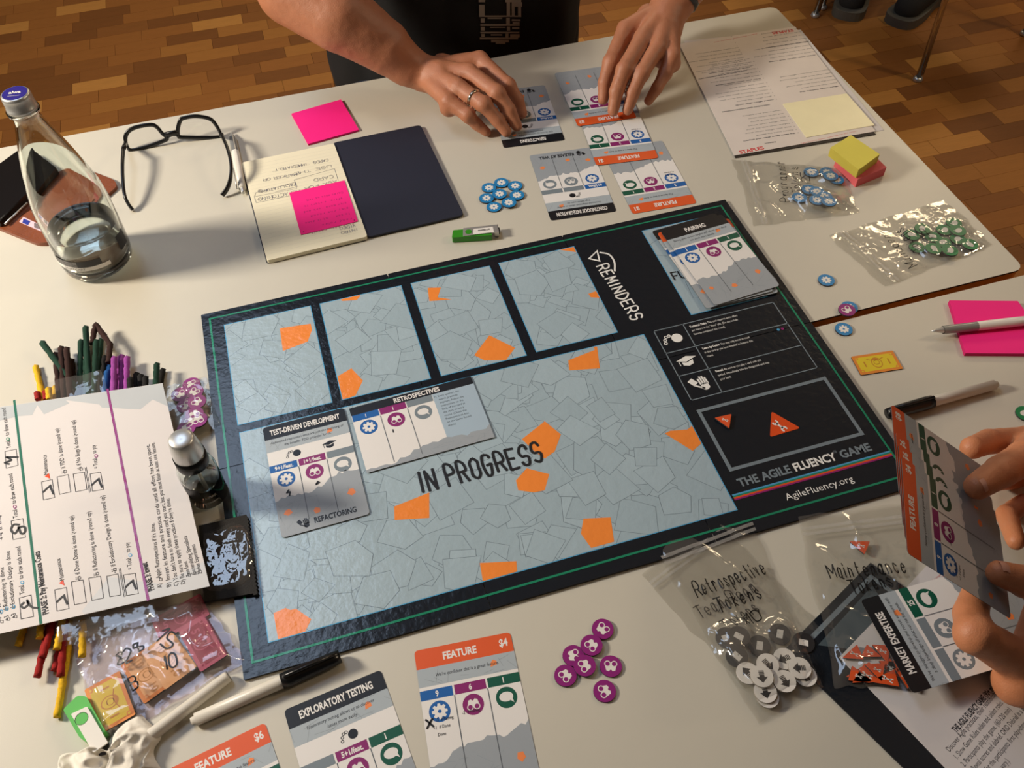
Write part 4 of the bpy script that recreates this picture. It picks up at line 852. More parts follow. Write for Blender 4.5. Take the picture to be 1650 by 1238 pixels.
# ------------------------------------------------------------------ pens and markers
def barrel(name, label, cat, a, b, prof, za, zb, group=None):
    """prof: list of (part name, material, [(t, r)...]) along a->b, metres"""
    A_, B_ = W(*a, za), W(*b, zb); r = empty(name, label, cat, tuple(A_), 0, group); L_ = (B_ - A_).length
    q = (B_ - A_).to_track_quat('Z', 'Y')
    for nm, m, pr in prof:
        o = lathe(nm, [(rr, t * L_) for t, rr in pr], m, r, n=24); o.rotation_mode = 'QUATERNION'; o.rotation_quaternion = q
    r['len'] = L_; return r, q, L_
def clipbar(r, q, L_, t0, t1, rr, m, ang=0, w=.0016):
    pts = [(0, rr * .9, t0 * L_), (0, rr * 1.25, t0 * L_ + .001), (0, rr * 1.2, t1 * L_)]; o = tube('clip', [Matrix.Rotation(ang, 3, 'Z') @ Vector(p) for p in pts], w, m, r, 8); o.rotation_mode = 'QUATERNION'; o.rotation_quaternion = q
R_ = .0052
mp = lambda r: [('barrel', offw, [(0, 0), (0, r * .55), (.025, r * .6), (.03, r * .95), (.62, r)]), ('cap', bplast, [(.60, r * .9), (.60, r * 1.22), (.66, r * 1.28), (.95, r * 1.12), (1.0, r * 1.0), (1.0, 0)])]
r, q, L_ = barrel('marker', 'white barrel marker with black cap lying against the board edge', 'marker', (308, 1163), (548, 1058), mp(.0056), .0060, .0072); clipbar(r, q, L_, .63, .97, .0066, bplast, math.radians(0))
r, q, L_ = barrel('marker', 'white barrel marker with black cap behind the fan of hand cards', 'marker', (1607, 619), (1430, 667), mp(.0056), .0060, .0072); clipbar(r, q, L_, .60, .97, .0066, bplast, math.radians(0))
barrel('marker', 'off white marker with no visible cap beside the money bag', 'marker', (368, 1090), (214, 1208), [('barrel', offw, [(0, 0), (0, .0046), (.02, .005), (.9, .0056), (1, .0056), (1, 0)]), ('end_plug', silver, [(-.01, 0), (-.01, .0042), (.03, .0049), (.05, .0049)])], .0056, .0056)
pen_prof = [('tip', steel, [(0, 0), (.0, .0007), (.03, .0016), (.085, .0036)]), ('grip', silver, [(.085, .0044), (.12, .0048), (.34, .0052)]), ('barrel', wplast, [(.34, .0052), (.60, .0054), (.93, .005), (.93, 0)]), ('push_button', steel, [(.93, .0028), (.99, .0028), (1, .002), (1, 0)])]
r, q, L_ = barrel('ballpoint_pen', 'silver and white ballpoint pen beside the notebook and spectacles', 'pen', (373, 214), (392, 311), pen_prof, .004, .0055); clipbar(r, q, L_, .93, .62, .0056, steel, math.radians(70), .0009)
r, q, L_ = barrel('ballpoint_pen', 'grey gripped white pen lying across the pink notes by the frame edge', 'pen', (1501, 534), (1715, 510), pen_prof, .010, .012); clipbar(r, q, L_, .93, .47, .0056, steel, math.radians(180), .0009)

# ------------------------------------------------------------------ sticky notes, notebook
def block(name, label, cat, quad, z, t, m, side=None, rad=.0004, group=None): return flat(name, label, cat, quad, t, m, z, side, group, rad)
block('sticky_note_pad', 'hot pink sticky note pad lying alone above the notebook', 'sticky notes', [(470, 186), (550, 163), (579, 212), (497, 235)], 0, .003, hotpink, pinkside)
pk, c = block('sticky_note_pad', 'hot pink sticky note pad under a pen near the frame edge', 'sticky notes', [(1527, 489), (1637, 490), (1700, 575), (1553, 574)], 0, .005, hotpink, pinkside)
nbk = empty('notebook', 'open notebook with cream page and plain navy cover', 'notebook', (*U(540, 310)[:2], TZ)); nc = Vector(U(540, 310)[:2])
NP = lambda x, y, z=0: tuple(Vector(U(x, y, z)[:2]) - nc)
g = G(); g.prism(roundpoly([NP(389, 262, .006), NP(538, 231, .006), NP(592, 381, .006), NP(430, 420, .006)], .004), .0006, .006, cream); g.build('page_block', nbk)
g = G(); g.prism(roundpoly([NP(537, 234, .0), NP(678, 205, .0), NP(748, 350, .0), NP(592, 386, .0)], .006), .0015, .004, navycover); g.build('front_cover', nbk)
g = G(); g.prism(roundpoly([NP(388, 265), NP(538, 236), NP(592, 388), NP(430, 426)], .004), 0, .0006, navycover); g.build('back_cover', nbk)
g = G()
for i in range(26):
    t = (i + 1.5) / 28; a = Vector(NP(389, 262, .006)).lerp(Vector(NP(430, 420, .006)), t); b = Vector(NP(538, 231, .006)).lerp(Vector(NP(592, 381, .006)), t); g.line([tuple(a.lerp(b, .03)), tuple(a.lerp(b, .98))], .0003, .00605, creamline)
g.build('ruled_line', nbk)
g = G()
def nh(t, a, b, hh, w=.0005):
    pa, pb = Vector(NP(*a, .006)), Vector(NP(*b, .006)); d = pb - pa; g.at(pa.x, pa.y, math.atan2(d.y, d.x)); g.hand(t, 0, 0, hh, .0062, penink, w, width=d.length, jit=.2); g.at()
nh('CARDS. "IMMEDIATELY"', (528, 256), (437, 274), .0052); nh('USE THE', (533, 266), (472, 279), .0052); nh('MARKER OR', (478, 279), (422, 289), .005); nh('CARD', (536, 282), (503, 289), .006); nh('ASK FOR', (542, 290), (488, 303), .0055); nh('FACILITATOR', (476, 295), (424, 306), .005); nh('REFACTORING', (482, 306), (414, 320), .0062)
nh('INTRO', (575, 368), (548, 374), .0048); nh('VIDEO', (572, 362), (546, 367), .0048)
for P in ([(412, 317), (478, 304), (475, 294), (412, 311), (410, 318), (413, 327), (466, 316)], [(474, 290), (539, 272), (545, 291)], [(474, 290), (479, 301), (444, 309)]): g.line([NP(*p, .006) for p in P], .0004, .0062, penink)
g.line([NP(420 + 5 * math.cos(t) * (1 - t / 22), 308 + 3 * math.sin(t) * (1 - t / 22), .006) for t in [i * .5 for i in range(36)]], .0004, .0062, penink)
g.build('handwriting', nbk)
pn, c = block('sticky_note', 'hot pink sticky note with faint writing stuck on the notebook page', 'sticky notes', [(466, 311), (555, 291), (577, 357), (485, 379)], .0064, .0004, hotpink, pinkside)
g = G()
for i, wd_ in enumerate((60, 66, 70, 62, 74, 50, 70)):
    x, y = 552 + i * 3.0, 309 + i * 8.4; pa, pb = Vector(U(x, y, .0068)[:2]) - c, Vector(U(x - wd_, y + wd_ * .22, .0068)[:2]) - c; d = pb - pa; g.at(pa.x, pa.y, math.atan2(d.y, d.x)); g.hand(('Cards make us talk', 'before we start to', 'plan more work and', 'play one round', 'to see what is done', 'read rules', 'note each result')[i], 0, 0, .0034, .00045, pinkink, .0004, width=d.length)
g.at()
for p in ((489, 374), (571, 355)): g.poly(circ(*(Vector(U(*p, .0068)[:2]) - c), .0009, 8), .0005, marker_ink)
g.build('handwriting', pn)
# yellow block on coral block
flat('sticky_note_block', 'thick coral sticky block beneath the yellow one', 'sticky notes', [(1343, 268), (1378, 302), (1424, 283), (1394, 254)], .013, coral, 0, coral, rad=.0006)
flat('sticky_note_block', 'thick yellow sticky block stacked on the coral block', 'sticky notes', [(1334, 251), (1379, 287), (1413, 262), (1367, 231)], .013, yel, .0135, mat('sticky_yellow_side', (196, 180, 70), .8), rad=.0006)
# ------------------------------------------------------------------ stapled printed sheets
flat('printed_sheet', 'bare white sheet showing beneath the one printed STAPLES', 'paper', [(1102, 66), (1290, 48), (1424, 210), (1190, 250)], .0004, pap, .0)
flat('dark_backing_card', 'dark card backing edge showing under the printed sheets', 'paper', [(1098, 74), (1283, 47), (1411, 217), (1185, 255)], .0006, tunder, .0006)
sp, c = flat('printed_sheet', 'white printed sheet with red STAPLES lettering in two corners', 'paper', [(1094, 71), (1281, 43), (1411, 212), (1183, 251)], .0004, mat('warm_paper', (226, 216, 208), .7, .1, 60), .0014)
g = G()
def sl_(a, b, t, hh, m=pink_, bold=0): tline(g, c, a, b, t, hh, m, bold, .00045, 0, .0018)
sl_((1193, 248), (1232, 240), 'STAPLES', .0062, redink, 1); sl_((1277, 47), (1243, 52), 'STAPLES', .0062, redink, 1)
def para(x, y, n, w, seed, up=True):
    R = random.Random(seed); wds = 'game the team round cards and feature work with players may draw effort each before after when rules debrief score plan'.split()
    for i in range(n):
        ww = w * R.uniform(.6, 1); t = ' '.join(R.choice(wds) for _ in range(int(ww / 13)))
        xx, yy = x - i * 5.0 * .62, y - i * 5.3; sl_((xx, yy), (xx - ww, yy + ww * .155), t, .0021, pink_, 1 if i == 0 else 0)
def para2(x, y, n, w, seed): para(x, y, n, w, seed)
para(1250, 228, 1, 28, 1); para(1281, 214, 8, 85, 2); para(1246, 160, 7, 88, 4); para(1226, 126, 7, 86, 5); para(1208, 108, 7, 90, 7); para(1352, 138, 6, 92, 8); para(1314, 88, 5, 96, 9); para(1303, 66, 5, 84, 10)
sl_((1240, 168), (1163, 180), 'AGILE FLUENCY GAME FACILITATION DETAILS', .0022, pink_, 1); sl_((1203, 113), (1125, 127), 'AGILE FLUENCY GAME SUPPLEMENTARY INFO', .0022, pink_, 1)
sl_((1290, 232), (1380, 212), 'Agile Fluency Game materials list and notes', .0018, redink); sl_((1220, 54), (1150, 68), 'Agile Fluency Game list', .0018, redink)
g.build('lettering', sp)
g = G(); R = random.Random(4)
for k in range(4):
    for i in range(6):
        x, y = [(1282, 214), (1247, 160), (1226, 126), (1190, 85)][k]; p = Vector(U(x + 4 - i * 3.1, y - i * 5.3, .0018)[:2]) - c; g.poly(circ(p.x, p.y, .0006, 6), .00045, pink_)
g.build('bullet', sp)
flat('pale_sticky_note', 'cream square note catching the light on the printed sheet', 'sticky notes', [(1261, 168), (1364, 151), (1409, 202), (1299, 222)], .0005, palenote, .0019, rad=.001)

# ------------------------------------------------------------------ money
def bill(label, tl, tr, z, ma, mb, mc, num, w=.048, h=.0265, group=None, t=.0012):
    g = G(); g.prism(rrect(-w / 2, -h / 2, w / 2, h / 2, .0014), 0, t, ma, tedge); o = g.build('play_money', None); tag(o, label, 'play money', group)
    g = G(); z0 = t + .00004; g.rect(-w / 2 + .0032, -h / 2 + .0032, w / 2 - .0032, h / 2 - .0032, z0, mb)
    for sx in (-1, 1):
        for sy in (-1, 1): g.poly(circ(sx * (w / 2 - .0042), sy * (h / 2 - .0042), .0022, 12), z0 + .00003, ma); g.poly(circ(sx * (w / 2 - .0042), sy * (h / 2 - .0042), .0011, 10), z0 + .00006, mb)
    g.poly(circ(0, 0, .0060, 20, .0075), z0 + .00003, mc); g.poly(circ(0, 0, .0050, 20, .0063), z0 + .00006, mb); g.line(circ(0, .0005, .0030, 14), .0007, z0 + .0001, mc, closed=True); g.poly(circ(0, .0048, .0045, 12, .0018), z0 + .0001, mc); g.line([(-.0015, -.002), (.0015, -.002)], .0006, z0 + .0001, mc)
    g.line([(-.009, .006), (-.004, .004)], .0009, z0 + .0001, mc); g.line([(.009, .006), (.004, .004)], .0009, z0 + .0001, mc); g.build('medallion_print', o)
    g = G()
    for sx in (-1, 1): g.at(sx * .0135, 0, 0); g.text(num, 0, -.0035, .0068, z0 + .0001, mc, 'c', .9, 1)
    g.build('number', o); a, b = U(*tl, z), U(*tr, z); d = (b - a)[:2]; th = math.atan2(d[1], d[0]); m = (a + b)[:2] / 2
    o.location = (m[0] + math.sin(th) * h / 2, m[1] - math.cos(th) * h / 2, TZ + z); o.rotation_euler = (0, 0, th); return o
mO, mY, mOd = mat('money_orange', (222, 134, 46), .5), mat('money_yellow', (222, 196, 34), .5), mat('money_ochre', (196, 132, 34), .5)
mP, mPd, mPl = mat('money_pink', (196, 106, 124), .5), mat('money_crimson', (150, 44, 66), .5), mat('money_rose', (188, 92, 112), .5); mS = mat('money_peach', (232, 176, 110), .5)
bill('small yellow and orange number 1 play bill on the near table', (1371, 576), (1437, 566), 0, mO, mY, mOd, '1')
BB = lambda x, y: (x / 3.93, 940 + y / 3.93)
gm = 'play money bundled in the clear bag'
OD = ('bottom', 'second lowest', 'middle', 'second highest', 'top')
for i in range(5): bill('crimson number 5 play bill, %s of the crimson pile in the clear bag' % OD[i], BB(1290 - 3 * i + 8, 190 + i), BB(1452 - 3 * i + 8, 470 + i), .002 + i * .0016, mPl, mPd, mPl, '5', .046, .0245, gm)
for i in range(4): bill('peach play bill, %s of the central pile in the clear bag' % OD[i + 1], BB(1085 - i, 290), BB(1262 - i, 545), .002 + i * .0016, mS, mS, mOd, '10', .044, .030, gm)
for i in range(3): bill('orange play bill, %s of the slipped pile beside the peach bills' % OD[i + 2], BB(945 - 5 * i, 395), BB(1110 - 5 * i, 650), .002 + i * .0016, mO, mS, mOd, '10', .044, .026, gm)
for i in range(4): bill('yellow number 1 play bill, %s of the pile nearest the green stick' % OD[i + 1], BB(760 - 2 * i, 548), BB(873 - 2 * i, 845), .002 + i * .0016, mO, mY, mOd, '1', .044, .030, gm)
bill('crimson number 5 play bill lying flat behind the others in the bag', BB(1040, 190), BB(1190, 110), .002, mPl, mPd, mPl, '5', .046, .0245, gm)
hx = []
for q, h_ in (((1300, 360), .013), ((1100, 480), .013), ((760, 720), .011), ((900, 600), .011), ((1250, 280), .013), ((1350, 430), .013), ((1000, 400), .012), ((1180, 500), .012), ((700, 800), .011)):
    p = U(*BB(*q)); hx.append((p[0], p[1], .026, h_))
bag('clear plastic bag of play money handwritten 1 5 10', [BB(640, 1030), BB(430, 300), BB(1280, 90), BB(1560, 490)], hx, .0045, 12.2, film_=bagfilm2, ziptop=False, nx=70, ny=56,
    hand=(('15', BB(1020, 400), BB(1110, 480), .013, .0016), ('10', BB(1090, 590), BB(1165, 560), .013, .0016), ('8', BB(930, 480), BB(960, 440), .011, .0016), ('82', BB(780, 560), BB(880, 520), .012, .0016), ('B', BB(880, 720), BB(930, 690), .012, .0014)))

# ------------------------------------------------------------------ USB sticks
us = empty('usb_stick', 'green USB stick with a metal swivel cover behind the board', 'usb stick', (*U(765, 378)[:2], TZ)); uc = Vector(U(765, 378)[:2])
UP = lambda x, y, z: tuple(Vector(U(x, y, z)[:2]) - uc)
g = G(); g.prism(roundpoly([UP(728, 383, .009), UP(730, 371, .009), UP(790, 366, .009), UP(793, 379, .009)], .0015), .001, .009, gplast); g.build('body', us)
for z0, z1 in ((0, .001), (.0092, .0102)):
    g = G(); g.prism(roundpoly([UP(746, 380.5, .010), UP(746, 368, .010), UP(801, 362, .010), UP(803, 374, .010)], .0012), z0, z1, steel); g.build('swivel_cover', us)
g = G(); g.prism([UP(797, 374, .009), UP(796, 364, .009), UP(802, 362, .009), UP(804, 374, .009)], .0006, .0098, steel); g.build('swivel_cover_end', us)
g = G(); g.poly(circ(*UP(755, 373.5, .0103), .0042, 20), .01028, gplast); g.build('pivot', us)
g = G(); g.poly([UP(762, 378, .0103), UP(763, 369, .0103), UP(794, 365.5, .0103), UP(796, 374, .0103)], .01028, twhite)
a, b = Vector(UP(789, 368.5, .0103)), Vector(UP(770, 371, .0103)); d = b - a; g.at(a.x, a.y, math.atan2(d.y, d.x)); g.text('af Game', 0, 0, .0026, .0104, tblack, 'l', 1, 1, width=d.length); g.build('name_plate', us)
g = G(); g.prism([UP(800, 372, .006), UP(800, 366, .006), UP(805, 368, .006), UP(805, 373, .006)], .002, .007, tedge); g.build('loop', us)
us = empty('usb_stick', 'bright green stick with white swivel cover beside the tissue', 'usb stick', (*U(140, 1165)[:2], TZ)); uc = Vector(U(140, 1165)[:2])
g = G(); g.prism(roundpoly([UP(*BB(398, 800), .012), UP(*BB(490, 712), .012), UP(*BB(545, 716), .012), UP(*BB(668, 940), .012), UP(*BB(560, 1010), .012), UP(*BB(505, 980), .012)], .002), 0, .012, gplast2); g.build('body', us)
g = G(); g.prism(roundpoly([UP(*BB(450, 830), .0135), UP(*BB(552, 782), .0135), UP(*BB(684, 1010), .0135), UP(*BB(592, 1075), .0135)], .0012), .0125, .0140, wplast); g.build('swivel_cover', us)
g = G(); g.poly(circ(*UP(*BB(516, 858), .0141), .0054, 24), .0141, tedge); g.poly(circ(*UP(*BB(517, 859), .0142), .0050, 24), .0142, gplast2); g.build('pivot', us)
g = G(); g.prism([UP(*BB(600, 1065), .006), UP(*BB(690, 1010), .006), UP(*BB(720, 1060), .006), UP(*BB(620, 1110), .006)], .002, .009, tblack); g.build('plug', us)

# ------------------------------------------------------------------ spray bottle
sc_ = U(338, 797); s0 = empty('spray_bottle', 'small clear spray bottle with silver cap at the board edge', 'spray bottle', (sc_[0], sc_[1], TZ))
lathe('clear_body', [(0, .0005), (.0165, .0005), (.0185, .003), (.0185, .046), (.0170, .052), (.0125, .057), (.0115, .060), (.0100, .060), (.0110, .056), (.0155, .051), (.0172, .046), (.0172, .003), (0, .0022)], glass, s0, n=36)
lathe('liquid', [(0, .0026), (.0168, .0034), (.0168, .030), (0, .030)], water, s0, n=36)
lathe('black_collar', [(.0100, .0560), (.0150, .0560), (.0152, .0575), (.0150, .070), (.0110, .0705)], bplast, s0, n=36)
lathe('silver_cap', [(.0142, .0700), (.0138, .078), (.0118, .0935), (.0095, .0955), (0, .0945)], steel, s0, n=36)
tube('dip_tube', [(0, 0, .006), (0, 0, .056)], .0018, wplast, s0, 8); wraplabel('printed_label', .0187, 215, 262, .018, .036, tblack, s0)

# ------------------------------------------------------------------ sleeved black cloth
cl, c = flat('lens_cloth', 'black zigzag edged cloth inside a clear plastic sleeve', 'cloth', [(322, 850), (398, 832), (414, 958), (330, 972)], .003, tblack, .004)
cl.data.materials[0] = mat('black_cloth', (26, 24, 24), .85, .5, 700)
g = G(); me = []
a, b = Vector(U(398, 832, .007)[:2]) - c, Vector(U(414, 958, .007)[:2]) - c
P = []
for i in range(41):
    t = i / 40; p = a.lerp(b, t); P.append((p.x + (.0012 if i % 2 else -.0002), p.y))
g.prism(P + [tuple(b - Vector((.003, 0))), tuple(a - Vector((.003, 0)))], .0, .0032, cl.data.materials[0]); g.build('pinked_edge', cl)
sleeve = bag('clear glossy sleeve around the black cloth under the spray bottle', [(318, 846), (408, 824), (420, 966), (328, 980)], [(c.x, c.y, .030, .0085)], .0022, 15.5, ziptop=False, film_=film('sleeve_film', (.95, .95, .95), .02, 42, .9, .5, .03), nx=40, ny=50)
sleeve.name = 'plastic_sleeve'

# ------------------------------------------------------------------ tissue
tc_ = U(166, 1256); bm = bmesh.new(); bmesh.ops.create_grid(bm, x_segments=70, y_segments=60, size=.5)
for v in bm.verts:
    x, y = v.co.x * .088, v.co.y * .058; n = noise.noise(Vector((x * 45, y * 45, 3))); n2 = noise.noise(Vector((x * 110, y * 110, 7))); e = max(0, 1 - (v.co.x * 2) ** 4) * max(0, 1 - (v.co.y * 2) ** 4)
    v.co.x = x + noise.noise(Vector((x * 40, y * 40, 11))) * .014; v.co.y = y + noise.noise(Vector((x * 40, y * 40, 21))) * .014; v.co.z = .002 + e * (.014 * (1 - abs(n) * 1.8) + .006 * (1 - abs(n2) * 2)) if e > 0 else .002
    v.co.z = max(v.co.z, .001)
o = bmobj('crumpled_tissue', bm, mat('tissue', (222, 216, 204), .9, .2, 500), None, (tc_[0], tc_[1], TZ)); o.rotation_euler = (0, 0, .3); o.location.z = TZ + .001; tag(o, 'crumpled white tissue at the bottom edge of the table', 'tissue')

# ------------------------------------------------------------------ people
def bodymesh(name, segs, voxel, m, parent=None, smooth=3, disp=None, k=.003):
    """segs: (p0, r0, p1, r1) tapered rounded links blended into one closed skin (distance field, surface nets)"""
    A = np.array([list(s[0]) for s in segs]); B = np.array([list(s[2]) for s in segs]); rm = max(max(s[1], s[3]) for s in segs)
    lo = np.minimum(A, B).min(0) - rm - 4 * voxel; hi = np.maximum(A, B).max(0) + rm + 4 * voxel
    n = np.ceil((hi - lo) / voxel).astype(int) + 1; F = np.full(tuple(n), .05, np.float32)
    for s in segs:
        p, q, r0, r1 = np.array(list(s[0])), np.array(list(s[2])), s[1], s[3]; mg = max(r0, r1) + .012
        i0 = np.maximum(0, ((np.minimum(p, q) - mg - lo) / voxel).astype(int)); i1 = np.minimum(n, ((np.maximum(p, q) + mg - lo) / voxel).astype(int) + 2)
        ax = [(lo[c] + voxel * np.arange(i0[c], i1[c]) - p[c]).astype(np.float32) for c in range(3)]
        X_, Y_, Z_ = ax[0][:, None, None], ax[1][None, :, None], ax[2][None, None, :]; d = (q - p); L2 = float(d @ d)
        if L2 < 1e-10: D_ = np.sqrt(X_ ** 2 + Y_ ** 2 + Z_ ** 2) - r0
        else:
            t = np.clip((X_ * d[0] + Y_ * d[1] + Z_ * d[2]) / L2, 0, 1); D_ = np.sqrt((X_ - t * d[0]) ** 2 + (Y_ - t * d[1]) ** 2 + (Z_ - t * d[2]) ** 2) - (r0 + (r1 - r0) * t)
        sl_ = tuple(slice(i0[c], i1[c]) for c in range(3)); a = F[sl_]; h = np.maximum(k - np.abs(a - D_), 0) / k; F[sl_] = np.minimum(a, D_) - h * h * k * .25
    ins = F < 0; idx = np.full(tuple(n - 1), -1, np.int32)
    cnt = sum(ins[x:n[0] - 1 + x, y:n[1] - 1 + y, z:n[2] - 1 + z].astype(np.int8) for x in (0, 1) for y in (0, 1) for z in (0, 1))
    C_ = np.argwhere((cnt > 0) & (cnt < 8)); idx[tuple(C_.T)] = np.arange(len(C_)); acc = np.zeros((len(C_), 3)); num = np.zeros(len(C_))
    for ax_ in range(3):
        o1, o2 = [c for c in range(3) if c != ax_]
        for u in (0, 1):
            for w in (0, 1):
                off = np.zeros(3, int); off[o1] = u; off[o2] = w; e = np.zeros(3, int); e[ax_] = 1; P0 = C_ + off; P1 = P0 + e
                f0 = F[tuple(P0.T)]; f1 = F[tuple(P1.T)]; c = (f0 < 0) != (f1 < 0); t = np.where(c, f0 / np.where(c, f0 - f1, 1), 0)
                acc += np.where(c[:, None], P0 + t[:, None] * e, 0); num += c
    vt = lo + voxel * acc / num[:, None]; quads = []
    for ax_ in range(3):
        o1, o2 = ((1, 2), (2, 0), (0, 1))[ax_]; e = np.zeros(3, int); e[ax_] = 1
        s0 = [slice(0, None)] * 3; s1 = [slice(0, None)] * 3; s0[ax_] = slice(0, -1); s1[ax_] = slice(1, None); c = ins[tuple(s0)] != ins[tuple(s1)]
        E_ = np.argwhere(c); E_ = E_[(E_[:, o1] > 0) & (E_[:, o2] > 0)]; a1 = np.zeros(3, int); a1[o1] = 1; a2 = np.zeros(3, int); a2[o2] = 1
        q_ = np.stack([idx[tuple((E_ - x).T)] for x in (a1 + a2, a2, a1 * 0, a1)], 1); fl = ~ins[tuple(E_.T)]; q_[fl] = q_[fl][:, ::-1]; quads.append(q_)
    quads = np.concatenate(quads); quads = quads[(quads >= 0).all(1)]
    for _ in range(smooth):
        sm = np.zeros_like(vt); cn = np.zeros(len(vt))
        for a, b in ((0, 1), (1, 2), (2, 3), (3, 0)):
            for c in range(3): sm[:, c] += np.bincount(quads[:, a], vt[quads[:, b], c], len(vt)) + np.bincount(quads[:, b], vt[quads[:, a], c], len(vt))
            cn += np.bincount(quads[:, a], minlength=len(vt)) + np.bincount(quads[:, b], minlength=len(vt))
        vt = vt * .5 + .5 * sm / np.maximum(cn, 1)[:, None]
    me = bpy.data.meshes.new(name); me.from_pydata(vt.tolist(), [], quads.tolist()); me.materials.append(m); me.polygons.foreach_set('use_smooth', [True] * len(quads)); me.update()
    if disp:
        co = [v.co + v.normal * disp(v.co) for v in me.vertices]
        for v, c in zip(me.vertices, co): v.co = c
        me.update()
    return link(name, me, parent)
def chain(S, pts, rad):
    for i in range(len(pts) - 1): S.append((pts[i], rad[i], pts[i + 1], rad[i + 1]))
def nail(par, tip, back, up, w=.0065, l=.010, m=nailm, r=.009):
    """curved plate on the upper side of the fingertip: tip = pad centre, back = joint behind it"""
    d = (Vector(tip) - Vector(back)).normalized(); u = Vector(up); u = (u - d * u.dot(d)).normalized(); s = d.cross(u); v = []; f = []
    for i in range(7):
        for j in range(7):
            a, b = (i / 6 - .5) * 2, (j / 6 - .5) * 2; k = math.sqrt(max(0, 1 - .35 * b * b * (1 if a > 0 else .6)))
            ang = a * 0 + b * w / r * k; v.append(Vector(tip) + d * (a * l / 2 * k + r * .12) + s * (r * math.sin(ang)) + u * (r * math.cos(ang) + .0004 - .0012 * a * a))
    for i in range(6):
        for j in range(6): q_ = i * 7 + j; f.append((q_, q_ + 1, q_ + 8, q_ + 7))
    me = bpy.data.meshes.new('fingernail'); me.from_pydata(v, [], f); me.materials.append(m); me.polygons.foreach_set('use_smooth', [True] * 36); me.update(); return link('fingernail', me, par)
D = Vector((0, 0, TZ))
def w3(x, y, z): return Vector((x, y, z + TZ))
fold = lambda c: (noise.noise(Vector(c) * 9) * .006 + noise.noise(Vector(c) * 22) * .003)
# ---- person A
S = []
def handA(kn, pip, dip, tip, wr, rads):
    for k, p, d_, t, r_ in zip(kn, pip, dip, tip, rads):
        chain(S, [k, p, d_, t], [r_ * 1.16, r_ * 1.02, r_ * .9, r_ * .74]); S.append((p, r_ * 1.10, p, r_ * 1.10)); S.append((wr + (k - wr) * .18, r_ * 1.7, k, r_ * 1.22))
# right hand (his), on the refactoring card
kn = [W(773, 97, .050), W(757, 118, .054), W(738, 141, .051), W(722, 163, .042)]
pp = [W(818, 138, .042), W(801, 150, .050), W(779, 168, .044), W(754, 186, .032)]
dd = [W(834, 162, .024), W(820, 178, .030), W(801, 193, .024), W(769, 201, .017)]
tt = [W(841, 183, .009), W(833, 203, .011), W(816, 213, .009), W(784, 213, .007)]
wr = W(682, 118, .040)
handA(kn, pp, dd, tt, wr, [.0106, .0108, .0102, .0092])
S.append((W(700, 125, .036), .019, W(742, 118, .034), .017)); S.append((W(700, 132, .034), .018, W(725, 148, .028), .015)); S.append((kn[0] + Vector((-.01, .0, -.012)), .014, kn[3] + Vector((0, 0, -.01)), .013))
chain(S, [W(712, 104, .030), W(755, 112, .020), W(800, 135, .014), W(835, 160, .008)], [.016, .013, .011, .009])   # thumb under the palm
elb = W(470, -18, .150)
chain(S, [elb, W(545, 25, .125), W(620, 75, .080), W(655, 105, .052), wr, W(710, 125, .042)], [.048, .047, .036, .0285, .025, .024])
S.append((W(660, 93, .052), .014, W(662, 93, .052), .014))
for k in kn[:3]: S.append((wr + Vector((0, 0, .017)), .0035, k + Vector((0, 0, .0065)), .0032))
sh1 = w3(.24, 1.06, .46); chain(S, [elb, sh1], [.045, .058])
# left hand (his), over the feature card
kn2 = [W(1008, 47, .066), W(1036, 61, .070), W(1061, 76, .066), W(1083, 90, .058)]
pp2 = [W(984, 100, .052), W(1006, 112, .058), W(1034, 118, .054), W(1072, 118, .042)]
dd2 = [W(974, 133, .032), W(993, 148, .036), W(1020, 150, .034), W(1058, 143, .030)]
tt2 = [W(972, 160, .014), W(988, 179, .015), W(1011, 178, .014), W(1045, 163, .016)]
wr2 = W(1079, 14, .078)
handA(kn2, pp2, dd2, tt2, wr2, [.0106, .0108, .0102, .0092])
S.append((W(1070, 30, .062), .021, W(1040, 60, .052), .017)); S.append((W(1080, 38, .062), .020, W(1074, 78, .050), .016)); S.append((kn2[0] + Vector((.0, 0, -.012)), .014, kn2[3] + Vector((0, 0, -.012)), .014))
chain(S, [W(1045, 25, .056), W(1010, 62, .040), W(985, 100, .026), W(978, 128, .018)], [.017, .014, .011, .009])
elb2 = W(1150, -110, .150)
chain(S, [elb2, wr2.lerp(elb2, .5), wr2, W(1072, 32, .072)], [.046, .040, .029, .026])
sh2 = w3(.72, 1.10, .46); chain(S, [elb2, sh2], [.045, .058])
for k in kn2: S.append((wr2 + Vector((0, 0, .018)), .0035, k + Vector((0, 0, .006)), .0032))
S += [(sh1, .06, w3(.48, 1.13, .50), .075), (sh2, .06, w3(.48, 1.13, .50), .075), (w3(.48, 1.13, .50), .055, w3(.48, 1.10, .62), .055), (w3(.48, 1.08, .70), .078, w3(.48, 1.10, .76), .084), (w3(.48, 1.00, .665), .030, w3(.48, 1.05, .70), .05)]
bd1 = bodymesh('person', S, .0025, skin, disp=lambda c: noise.noise(c * 160) * .00035 + noise.noise(c * 45) * .0006); tag(bd1, 'man in a black t-shirt reaching over the far side with a ring on', 'person')
def ell(c, rx, ry, rz, n=14):
    return (Vector(c), rx, Vector(c), rx)
for c_, sx in ((w3(.451, .998, .715), 1), (w3(.509, .998, .715), 1)):
    e = lathe('eye', [(0, -.011), (.008, -.008), (.011, 0), (.008, .008), (0, .011)], twhite, bd1, tuple(c_ + Vector((0, .006, 0))), 16)
for a, b in ((w3(.455, .992, .648), w3(.505, .992, .648)),): tube('mouth', [a, (a + b) / 2 + Vector((0, -.004, 0)), b], .004, mat('lip', (150, 82, 72), .5), bd1, 8)
tube('nose', [w3(.48, 1.00, .72), w3(.48, .985, .685)], [.008, .014], skin, bd1, 12)
